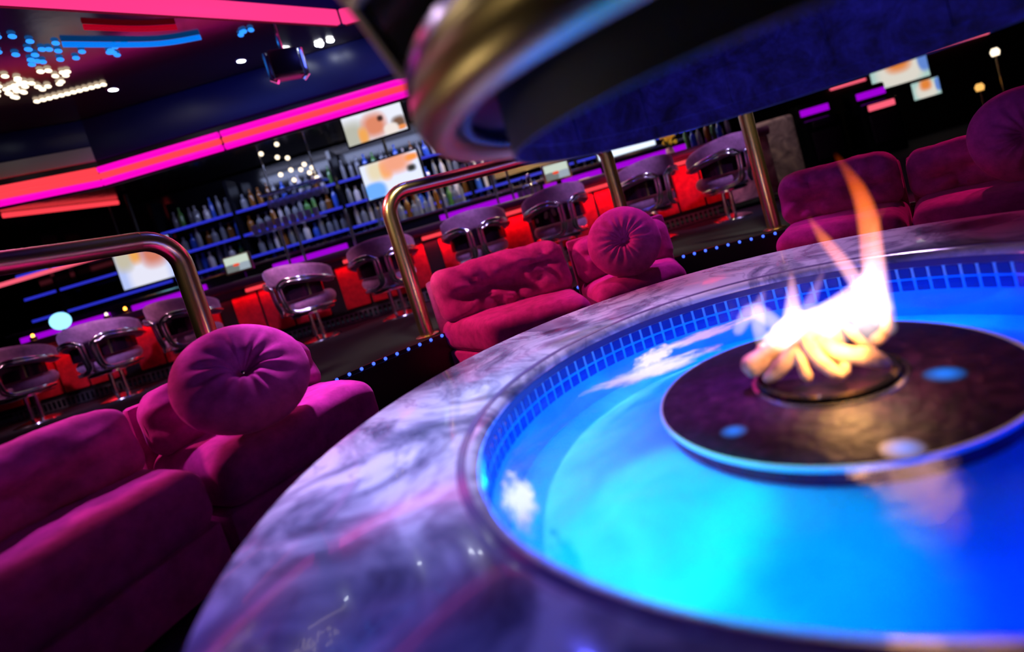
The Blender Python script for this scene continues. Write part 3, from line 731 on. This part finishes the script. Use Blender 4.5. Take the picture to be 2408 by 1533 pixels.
# ------------------------------------------------------------------ televisions and screens
def tv(label, c, w, hh, pic, rz=0, pole=None, name='television', cat='television', group=None):
    t = thing(name, label, cat, c, rz, group)
    MB().box((0, .03, 0), (w + .05, .05, hh + .05), 0, .01).obj('casing', 'black_plastic', t)
    MB().box((0, .001, 0), (w, .008, hh)).obj('screen', pic, t)
    if pole: MB().tube([(0, .06, 0), (0, .06, pole)], .02, 10).obj('mount', 'black_satin', t)
    return t
white, skin, sky = (.85, .88, 1), (.75, .25, .14), (.35, .55, 1)
P1 = screen('picture_face', white, [(.1, .3, .25, .5, (.5, .5, .42), .85), (.5, .45, .2, .42, skin, .8), (.62, .62, .05, .1, (.05, .02, .02), .85), (.28, .2, .08, .3, (.9, .4, .1), .85), (.9, .3, .12, .22, (.2, .1, .06), .8), (.92, .12, .08, .08, (.9, .3, .08), .8), (.75, .15, .12, .2, (.9, .8, .75), .5)], 1.0)
P2 = screen('picture_crowd', (.75, .8, 1), [(.25, .75, .16, .3, (.75, .65, .45), .85), (.42, .7, .1, .28, (.9, .4, .12), .85), (.62, .82, .25, .3, (.85, .35, .22), .85), (.9, .85, .12, .1, (.9, .3, .06), .8), (.85, .55, .08, .1, (.03, .03, .03), .85), (.15, .2, .2, .25, (.15, .4, 1), .5)], 1.1)
P3 = screen('picture_shirt', (.5, .6, 1), [(.5, .2, .35, .45, (.85, .85, 1), .5), (.15, .72, .16, .3, (.6, .55, .42), .85), (.36, .78, .1, .25, (.9, .42, .1), .85), (.66, .72, .22, .36, (.7, .22, .14), .85), (.66, .9, .12, .14, (1, .55, .45), .5)], .95)
tv('upper television with a close-up face hung under the neon canopy', (-2.10, 5.3, 2.535), .75, .34, P1, math.radians(-6), .19)
tv('lower television with a blurred figure beside the bent brass rail', (-2.10, 5.42, 1.91), .74, .42, P2, math.radians(-6), .82)
tv('television showing a man in a white shirt behind the left brass rail', (-5.63, 5.9, 1.79), .72, .54, P3, math.radians(6), .93)
P4 = screen('picture_orange', (.5, .75, .7), [(.5, .4, .4, .5, (.9, .85, .75), .5), (.5, .75, .22, .35, (.95, .28, .05), .85), (.95, .6, .12, .4, (.15, .3, .8), .5)], .8)
tv('larger wall television with an orange and white picture at the far right', (6.45, 8.53, 1.62), 1.05, .52, P4)
tv('small wall screen with an orange picture below the larger one at the far right', (6.85, 8.53, 1.15), .5, .3, P4)
d_ = tv('wide white glowing display on the service counter beside the thin brass post', (.85, 5.95, 1.455), .78, .11, glow('white_display', (.75, .85, 1), 1.3), name='display', cat='display')
MB().box((0, .03, -.055), (.3, .06, .05), 0, .005).obj('stand', 'black_plastic', d_)
def pos(label, c, rz):
    t = thing('register_screen', label, 'cash register screen', c, rz, 'register screens on the bar')
    MB().box((0, .02, .11), (.34, .04, .22), 0, .012).obj('casing', 'gold_panel', t)
    sc = screen('register_picture', (.62, .72, .62), [(.8, .2, .35, .3, (.35, .42, .5), .1), (.2, .2, .35, .3, (.18, .2, .2), .1), (.45, .42, .14, .09, (.9, .08, .03), .1)], .95)
    MB().box((0, -.001, .115), (.29, .006, .18)).obj('screen', sc, t)
    mb = MB(); mb.box((0, .05, -.02), (.06, .04, .14)); mb.box((0, .05, -.09), (.2, .16, .02), 0, .004); mb.obj('stand', 'black_plastic', t)
pos('gold-framed register screen with a red button below the hood', (-.17, 5.22, 1.27), math.radians(4))
pos('blurred greenish register screen right of the left brass rail', (-4.15, 5.25, 1.38 - .09), 0)
# ------------------------------------------------------------------ bar top things
def posts(x, label):
    t = thing('bottle_rack', label, 'rack', (x, 5.25, 1.1704), 0, 'chrome racks on the bar')
    for d in (-.095, .095): MB().tube([(d, 0, .0), (d, 0, .49)], .016, 12).obj('post', 'chrome', t)
    MB().box((0, .05, .495), (.9, .22, .012), 0, .003).obj('shelf', 'chrome', t)
    MB().box((0, 0, .18), (.19, .02, .012)).obj('crossbar', 'chrome', t)
    return t
posts(-.845, 'chrome rack with two posts right of the bottle cluster, near the hood')
posts(-3.45, 'chrome rack with two posts beyond the turned bar stool at the left')
for x, lab in ((-2.73, 'single chrome post on the bar left of the bent brass rail'), (-1.58, 'single chrome post on the bar among the front bottles')):
    mb = MB(); mb.tube([(x, 5.25, 1.1704), (x, 5.25, 1.66)], .016, 12); mb.lathe([(.001, .01), (.04, .01), (.04, 0), (.001, 0)], 16, (x, 5.25, 1.1704)); tag(mb.obj('chrome_post', 'chrome'), lab, 'post')
def glass_bm():
    mb = MB(); mb.lathe([(.001, 0), (.03, 0), (.034, .004), (.036, .11), (.034, .11), (.031, .008), (.001, .008)], 14); return mb
gp = None
def put_glass(loc, lab, grp):
    global gp
    if gp is None: gp = o = glass_bm().obj('glass_tumbler', 'glass')
    else: o = gp.copy(); C.objects.link(o)
    o.location = loc; tag(o, lab, 'glass', grp)
for cx_, nm in ((-.845, 'the rack near the hood'), (-3.45, 'the rack behind the turned stool')):
    for i in range(9):
        put_glass((cx_ - .38 + i * .095, 5.27, 1.1704 + .502), f'small tumbler lined up on top of {nm}', f'tumblers on {nm}')
for i in range(4): put_glass((-.66 + i * .07, 5.16 + .02 * (i % 2), 1.1704), 'bright tumbler on the bar left of the torn stool', 'tumblers on the bar')
t = thing('beer_tap', 'polished tap tower standing on the bar left of the register screen', 'tap', (-.52, 5.3, 1.1704))
MB().lathe([(.001, 0), (.055, 0), (.055, .012), (.03, .02), (.026, .12), (.04, .13), (.04, .15), (.03, .16), (.034, .22), (.028, .27), (.012, .29), (.001, .29)], 20).obj('column', 'chrome', t)
for s_ in (-1, 1): MB().tube([(0, 0, .14), (s_ * .07, -.02, .16), (s_ * .09, -.03, .13)], .01, 8).obj('spout', 'chrome', t)
MB().tube([(-.07, -.02, .16), (-.08, -.02, .25)], .012, 8).obj('handle', 'black_plastic', t)
t = thing('flower_vase', 'pink vase of yellow blossoms on the bar under the hood edge', 'vase', (1.18, 5.15, 1.1704))
MB().lathe([(.001, 0), (.045, 0), (.055, .02), (.045, .08), (.04, .1), (.034, .1), (.001, .02)], 20).obj('vase', 'vase', t)
mb = MB(); mb2 = MB()
for i in range(26):
    a = random.uniform(0, 6.28); r_ = random.uniform(.0, .13); zz = random.uniform(.15, .27)
    p = V((r_ * math.cos(a), r_ * math.sin(a) * .6, zz)); mb2.tube([(0, 0, .08), p * .6 + V((0, 0, .05)), p], .003, 5)
    for j in range(5):
        aa = j * 2 * PI / 5 + a; mb.ball(p + V((math.cos(aa) * .016, -.004, math.sin(aa) * .016)), .014, 8, 6, (1, .5, 1))
mb.obj('blossoms', 'flower', t); mb2.obj('stems', 'leaf', t)
for i in range(7):
    kind = ('slim', 'tall')[i % 2]; put_bottle(kind, ('glass_green', 'glass_blue', 'glass', 'glass_amber')[i % 4], (1.42 + i * .085, 5.2 + .03 * (i % 3), 1.1704), f'{kind} dark bottle on the bar right of the yellow flowers', f'{kind} dark bottles beside the flowers')
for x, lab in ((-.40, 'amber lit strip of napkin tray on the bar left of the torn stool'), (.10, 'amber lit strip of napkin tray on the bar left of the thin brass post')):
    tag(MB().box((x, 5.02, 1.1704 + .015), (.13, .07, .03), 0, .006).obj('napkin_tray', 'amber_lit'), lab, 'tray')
def lamp_ball(name, mt, loc, r, lab, cat):
    t = thing(name, lab, cat, loc)
    MB().lathe([(.001, 0), (.05, 0), (.05, .01), (.015, .02), (.015, .06), (.001, .06)], 16).obj('base', 'black_plastic', t)
    MB().ball((0, 0, .05 + r), r, 18, 12).obj('globe', mt, t)
lamp_ball('globe_lamp', 'globe', (-6.12, 4.95, 1.1704), .10, 'bright blue-white globe lamp on the left end of the bar', 'lamp')
def candle(loc, lab, mt='bulb_orange'):
    t = thing('votive_candle', lab, 'candle', loc, 0, 'candles on the bar')
    MB().lathe([(.001, 0), (.032, 0), (.036, .06), (.033, .06), (.029, .006), (.001, .006)], 14).obj('cup', 'glass_amber', t)
    MB().ball((0, 0, .075), .016, 10, 8, (1, 1, 1.5)).obj('flame', mt, t)
candle((-6.45, 4.92, 1.1704), 'orange candle left of the blue-white globe lamp')
candle((-5.60, 4.95, 1.1704), 'pale candle right of the globe lamp', 'bulb_and_glint_warm')
candle((-5.36, 4.93, 1.1704), 'orange candle in front of the purple counter glow')
# ------------------------------------------------------------------ ceiling fittings and mirrored lights
def glint_ball(mt, loc, lab, grp, r=.012):
    mb = MB(); mb.ball(loc, r, 10, 8)
    o = mb.obj('ceiling_glint', mt); return tag(o, lab, 'mirrored light', grp)
PL = {}
def pin(mt, loc, lab, grp):  # glowing balls stand in for lights mirrored in the ceiling
    if mt not in PL:
        mb = MB(); mb.ball((0, 0, 0), .026, 12, 8, (1, 1, .6)); o = mb.obj('ceiling_glint', mt); PL[mt] = o
    else: o = PL[mt].copy(); C.objects.link(o)
    o.location = loc; tag(o, lab, 'mirrored light', grp)
for i in range(46):
    a, r_ = random.uniform(0, 6.28), random.random() ** .6
    x, y = -3.72 + .55 * r_ * math.cos(a), 3.0 + .55 * r_ * math.sin(a)
    if math.hypot(x, y) > 4.8: pin('glint_blue', (x, y, CZ - .014), 'blue mirrored light in the cluster high on the ceiling at the left', 'blue ceiling mirrored lights')
for i in range(6): pin('glint_blue', (-2.62 + random.uniform(-.07, .07), 3.3 + .5 + random.uniform(-.05, .05), CZ - .014), 'blue mirrored light in the small knot under the pink cove', 'blue mirrored lights below the cove')
for i in range(52):
    a, r_ = random.uniform(0, 6.28), random.random() ** .7
    if math.hypot(-4.55 + .45 * r_ * math.cos(a), 3.55 + .24 * r_ * math.sin(a)) > 4.9: pin('bulb_and_glint_warm', (-4.55 + .45 * r_ * math.cos(a), 3.55 + .24 * r_ * math.sin(a), CZ - .014), 'warm white mirrored light in the ceiling cluster below the blue ones', 'warm ceiling mirrored lights')
for i in range(12): pin('bulb_and_glint_warm', (-4.75 + i * .055, 3.95 + .005 * i, CZ - .014), 'warm mirrored light in the straight row on the ceiling', 'row of warm mirrored lights')
for i in range(9): pin('glint_white', (-2.35 + random.uniform(-.2, .3), 4.5 + random.uniform(-.12, .1), CZ - .014), 'white mirrored light on the ceiling right of the hanging speaker', 'white mirrored lights by the speaker')
def streak(name, mt, pts, lab):
    t = tag(MB().tube(spline(pts, 8), .022, 10).obj(name, mt), lab, 'neon light'); return t
streak('neon_light', 'streak_blue', [(-3.75, 3.1, CZ - .025), (-3.3, 3.5, CZ - .025), (-2.95, 3.62, CZ - .025)], 'curved blue neon line on the ceiling left of the speaker')
streak('neon_light', 'streak_red', [(-3.45, 2.95, CZ - .025), (-3.2, 3.2, CZ - .025), (-2.98, 3.34, CZ - .025)], 'dim red neon line on the ceiling above the blue one')
t = thing('ceiling_speaker', 'black box speaker in a bright metal bracket hanging from the ceiling', 'speaker', (-2.42, 3.95, 3.3))
MB().box((0, 0, -.33), (.26, .22, .24), math.radians(20), .02).obj('cabinet', 'black_plastic', t)
MB().tube([(-.15, -.05, -.20), (-.15, -.05, -.45), (-.10, -.05, -.48)], .022, 8).obj('bracket', 'chrome', t)
MB().tube([(.15, .05, -.20), (.15, .05, -.45), (.10, .05, -.48)], .022, 8).obj('bracket', 'chrome', t)
MB().tube([(0, 0, 0), (0, 0, -.22)], .02, 8).obj('hanger', 'chrome', t)
# stemware rack with warm bulbs under the bar canopy
t = thing('glass_rack', 'hanging chrome glass rack glittering with warm bulbs left of the televisions', 'glass rack', (-3.35, 5.6, 2.75))
for d in (-.3, .3): MB().tube([(d, 0, 0), (d, 0, -.62)], .01, 8).obj('hanger', 'chrome', t)
MB().box((0, 0, -.62), (.8, .3, .02), 0, .004).obj('tray', 'chrome', t)
mb = MB()
for i in range(7):
    for j in range(2): mb.lathe([(.03, -.79), (.034, -.73), (.02, -.70), (.005, -.69), (.005, -.64), (.03, -.632)], 10, (-.33 + i * .11, -.07 + j * .14, 0))
mb.obj('stemware', 'glass', t)
for p in ((-.25, -.05, -.12), (-.1, .02, -.2), (.05, -.06, -.26), (.02, 0, -.4), (.14, 0, -.43), (-.12, 0, -.42), (.24, -.02, -.5), (.3, 0, -.58), (.0, .05, -.52), (-.05, 0, -.05), (.2, 0, -.38), (.27, .03, -.44)):
    MB().ball(p, .028, 12, 8).obj('bulb', 'bulb_and_glint_warm', t)
MB().tube([(-.25, -.05, -.02), (-.25, -.05, -.12), (-.1, .02, -.2), (.05, -.06, -.26), (.02, 0, -.4), (.14, 0, -.43), (.24, -.02, -.5), (.3, 0, -.6)], .004, 6).obj('cord', 'black_plastic', t)
DLX = [(-5.6, 3.9), (-4.2, 4.2), (-3.0, 4.4), (-1.6, 4.45), (-.3, 4.5), (1.0, 4.5), (2.4, 4.4), (3.6, 3.4)]  # glowing discs added for bright points on the chrome
for i, (x, y) in enumerate(DLX):
    if math.hypot(x, y) < 4.6 and y < 4.3: pass
    t = thing('glintlight', 'small round downlight added to the dark mirrored ceiling for glints on the chrome stools', 'glintlight', (x, y, CZ), 0, 'added lights above the stools')
    MB().lathe([(.04, -.004), (.06, -.004), (.06, 0), (.04, 0)], 20, closed=True).obj('trim', 'chrome', t)
    MB().lathe([(.001, -.003), (.04, -.003)], 20).obj('lens', 'glint_white', t)
# ------------------------------------------------------------------ right-hand background
def machine(x, y, lab, pink):
    t = thing('gaming_machine', lab, 'gaming machine', (x, y, FZ))
    MB().box((0, 0, .40), (.55, .5, .80), 0, .03).obj('cabinet', 'black_gloss', t)
    MB().box((0, .08, .93), (.5, .3, .26), 0, .03).obj('topper', 'black_plastic', t)
    MB().box((0, -.085, .93), (.44, .03, .10), 0, .01).obj('lit_sign', 'neon_purple', t)
    MB().box((0, -.262, .72), (.40 if pink else .34, .03, .09), 0, .01).obj('lit_panel', 'pink_lit' if pink else 'soffit_purple', t)
    MB().box((0, -.262, .40), (.42, .03, .42), 0, .01).obj('front_panel', 'soffit_purple', t)
machine(4.80, 7.0, 'gaming machine with purple sign and pink panel, nearest the far right televisions', True)
machine(3.92, 7.0, 'darker gaming machine with a purple sign, nearest the stone pier', False)
tag(MB().box((4.55, 8.585, 1.27), (.42, .03, .16), 0, .01).obj('wall_plaque', 'cream'), 'small pale plaque on the back wall above the purple signs', 'plaque')
tag(MB().tube([(7.0, 8.575, 1.80), (8.2, 8.575, 1.80)], .025, 8).obj('neon_tube_light', 'pink_lit'), 'thin pink neon line on the back wall right of the large television', 'neon light')
tag(MB().tube([(5.2, 8.575, 1.62), (5.85, 8.575, 1.62)], .025, 8).obj('neon_tube_light', 'pink_lit'), 'short pink neon line on the back wall left of the large television', 'neon light')
for x, y, z, lab in ((6.75, 6.9, 1.36, 'tall gold shaded lamp at the far right edge'), (6.45, 6.95, .92, 'lower gold shaded lamp left of the tall one at the far right')):
    t = thing('floor_lamp', lab, 'lamp', (x, y, FZ))
    MB().lathe([(.001, 0), (.12, 0), (.12, .02), (.012, .03), (.012, z - FZ - .05), (.001, z - FZ - .05)], 20).obj('pole', 'brass', t)
    MB().lathe([(.045, z - FZ - .06), (.06, z - FZ), (.035, z - FZ + .05), (.001, z - FZ + .05)], 20).obj('lamp_shade', 'bulb_and_glint_warm' if z > 1 else 'amber_lit', t)

# ------------------------------------------------------------------ lights
def light(kind, name, loc, col, e, target=None, size=.1, angle=45, blend=.6, sy=None):
    d = bpy.data.lights.new(name, kind); d.color = col; d.energy = e
    if kind == 'AREA':
        d.size = size
        if sy: d.shape = 'RECTANGLE'; d.size_y = sy
        else: d.shape = 'DISK'
    else: d.shadow_soft_size = size
    if kind == 'SPOT': d.spot_size = math.radians(angle); d.spot_blend = blend
    o = bpy.data.objects.new(name, d); C.objects.link(o); o.location = loc
    if target is not None: o.rotation_euler = (V(target) - V(loc)).to_track_quat('-Z', 'Y').to_euler()
    return o
for k in range(14):
    a = 12 + k * 360 / 14; rd = math.radians(a); dd = (a + 360) % 360
    col, e = ((0, .13, 1), 2.5)
    if 208 < dd < 240: col, e = (0, .7, .75), 1.3
    elif 240 <= dd < 345: col, e = (0, .02, 1), .9
    elif dd >= 345 or dd < 30: col, e = (0, .06, 1), 1.5
    light('AREA', 'pool_strip', (*pol(.885, a), .315), col, e, (*pol(.40, a), .27), .36, sy=.02)
light('SPOT', 'pool_fill_cyan', (-.50, -.24, 1.14), (0, .9, .62), 26, (-.52, -.25, .3), .02, 36, .55)  # added, unseen spots under the hood for the pool's cyan patch
light('SPOT', 'pool_fill_cyan', (-.36, -.44, 1.14), (0, .8, .75), 17, (-.34, -.47, .3), .02, 34, .7)
light('SPOT', 'disc_fill', (.0, .3, 1.14), (.5, .08, .9), 40, (-.2, .08, .36), .03, 34, 1)  # added purple spot, unseen, for the sheen on the disc
light('SPOT', 'flower_fill', (1.3, 4.4, 2.5), (1, .9, .7), 40, (1.18, 5.15, 1.38), .04, 14, .7)  # added spot without a fixture, brightens the blossoms
light('SPOT', 'water_glint_fill', (-.25, .1, 1.12), (.8, .92, 1), 22, (-.33, .50, .36), .03, 26, .9)  # added, unseen spots whitening the reflections painted on the water
light('SPOT', 'water_glint_fill', (-.45, .0, 1.12), (.8, .95, 1), 14, (-.82, -.16, .36), .03, 14, .9)
light('POINT', 'fire_lamp', (.0, -.09, .50), (1, .48, .14), 5, size=.05)
light('POINT', 'fire_lamp_high', (.14, -.05, .66), (1, .5, .2), 2, size=.08)
light('SPOT', 'marble_fill', (-2.0, 1.0, 2.8), (.44, .48, 1), 600, (-1.12, .22, .45), .05, 30, 1)  # added, unseen spots brightening the marble from the ceiling
light('SPOT', 'marble_fill', (-1.6, 1.9, 2.9), (.62, .46, 1), 560, (-.62, .98, .45), .05, 26, 1)
light('SPOT', 'marble_fill_pink', (1.6, 2.5, 2.9), (.65, .40, 1), 460, (.45, 1.12, .45), .05, 26, 1)  # added, unseen spot brightening the far marble ring
light('SPOT', 'sofa_key_red', (-3.2, 2.5, 2.7), (1, .09, .20), 460, (-.8, 2.1, .5), .05, 36, .8)  # unseen coloured spots added to light the sofas, here and below
light('SPOT', 'sofa_key_red_top', (-.8, 2.7, 3.2), (1, .10, .25), 160, (-.6, 2.05, .5), .05, 40, .8)
light('SPOT', 'sofa_key_magenta', (1.0, 2.9, 3.1), (1, .12, .9), 200, (.05, 2.0, .45), .05, 26, .8)
light('SPOT', 'sofa_key_left', (-3.9, 1.9, 2.8), (1, .16, .85), 330, (-2.15, .55, .45), .05, 32, .9)
light('SPOT', 'sofa_key_left_end', (-2.2, 2.4, 3.1), (1, .25, .95), 800, (-1.72, 1.07, .45), .05, 17, .8)
light('SPOT', 'pillow_key_right', (3.3, 2.7, 2.5), (1, .02, .25), 130, (1.9, 1.38, .78), .06, 20, .8)  # added crimson spot, unseen, aimed at the right pillow
light('SPOT', 'sofa_key_left_back', (-3.9, 1.0, 1.9), (1, .13, .35), 170, (-2.2, .75, .7), .05, 40, .8)
light('SPOT', 'sofa_fill_left', (.2, .6, 2.9), (.34, .05, 1), 80, (-1.9, .80, .52), .2, 26, .9)
light('SPOT', 'marble_blue_fill', (-2.2, -1.3, 2.4), (.10, .16, 1), 110, (-1.15, -.55, .45), .08, 38, 1)  # added blue spot, unseen, tinting the near marble
light('SPOT', 'sofa_key_right', (3.0, 3.3, 2.7), (1, .02, .22), 170, (1.75, 1.95, .6), .06, 34, .8)  # unseen spots added for the right sofa
light('SPOT', 'sofa_key_right_end', (.3, 3.3, 3.2), (1, .1, .9), 150, (.80, 1.95, .4), .05, 17, .8)
light('AREA', 'bar_red_wash', (-4.3, 4.79, 1.0), (1, .02, .06), 4, (-4.3, 4.83, .6), 4.8, sy=.04)
light('AREA', 'bar_red_wash', (-.7, 4.79, 1.0), (1, .015, .05), 9, (-.7, 4.83, .6), 2.6, sy=.04)
light('AREA', 'bar_red_wash', (1.0, 4.5, 1.02), (1, .02, .06), 5, (1.0, 4.9, .7), 1.4, sy=.05)
for x in (-5.2, -3.4, -1.6, .1, 1.5): light('SPOT', 'stool_fill', (x + 1.1, 1.9, 2.95), (.62, .45, 1), 240, (x, 4.2, .78), .10, 24, .9)  # unseen violet and pink spots added to light the stools
for x in (-6.2, -4.6, -2.8): light('SPOT', 'stool_fill_pink', (x - .9, 2.3, 2.95), (1, .45, .65), 190, (x, 4.2, .78), .10, 24, .9)
light('SPOT', 'bottle_cluster_fill', (-2.0, 5.35, 2.6), (1, .92, .85), 45, (-2.0, 5.9, 1.45), .04, 50, .8)  # added spot without a fixture, brightens the front bottles
light('AREA', 'bottle_fill', (-2.6, 5.9, 2.68), (.5, .58, 1), 26, (-2.6, 6.6, 1.4), 4, sy=.2)  # added, unseen light brightening the bottle shelves
light('AREA', 'register_fill', (-.2, 5.6, 2.6), (1, .78, .45), 36, (-.2, 6.3, 1.6), 1.2, sy=.3)  # added warm light, unseen, for the gold frieze
light('SPOT', 'fascia_fill', (-5.2, 3.2, 2.4), (1, .8, .5), 120, (-6.2, 4.2, 2.95), .05, 40, .9)  # added warm spot, unseen, on the canopy's left bend
light('AREA', 'fascia_blue', (-1.6, 3.9, 3.0), (.1, .15, 1), 8, (-1.6, 4.75, 2.9), 5, sy=.2)
light('POINT', 'tray_blue', (-1.2, 2.9, 3.6), (.1, .1, 1), 14, size=.1)
light('AREA', 'canopy_pink', (-1.2, 4.6, 2.66), (1, .05, .35), 7, (-1.2, 2.5, .6), 6, sy=.15)
light('SPOT', 'canopy_trim_fill', (-2.0, .6, 2.3), (.85, .6, .9), 60, (-.75, .1, 1.6), .08, 36, .9)  # added spot, unseen, picking out the canopy trims
light('SPOT', 'pier_lamp', (2.2, 4.2, 2.8), (1, .75, .7), 40, (2.5, 5.2, .8), .05, 30, .8)
light('SPOT', 'rim_fill', (-2.2, -.8, 2.0), (1, .8, .5), 20, (-.6, -.2, 1.2), .08, 40, .8)  # added warm spots, unseen, brightening the brass rim
light('SPOT', 'rim_fill_low', (-1.9, -.2, .9), (1, .82, .55), 8, (-.6, -.3, 1.2), .1, 40, .8)
for p, tg in (((-2.6, .6, 2.4), (-1.65, 2.55, .9)), ((-.9, 1.2, 2.9), (-1.65, 2.55, .9)), ((-.7, 1.4, 2.6), (.09, 2.95, .9)), ((.6, 1.2, 2.6), (1.12, 2.75, .9)), ((2.2, 1.6, 2.6), (1.12, 2.75, .9)), ((-2.9, .4, 2.8), (-2.5, 1.6, 1.1))):
    light('SPOT', 'post_fill', p, (1, .82, .52), 230, tg, .16, 18, .7)  # unseen warm spots added for highlights on the brass posts

w = bpy.data.worlds.new('world'); S.world = w; w.use_nodes = True
w.node_tree.nodes['Background'].inputs[0].default_value = (.02, .012, .05, 1); w.node_tree.nodes['Background'].inputs[1].default_value = .15
S.view_settings.view_transform = 'Standard'; S.view_settings.look = 'None'; S.view_settings.gamma = 1; S.view_settings.exposure = 0
S.view_settings.use_curve_mapping = False
try:
    S.cycles.use_denoising = True; S.cycles.max_bounces = 6; S.cycles.transparent_max_bounces = 12; S.cycles.volume_max_steps = 64
    S.cycles.sample_clamp_indirect = 6
except Exception: pass
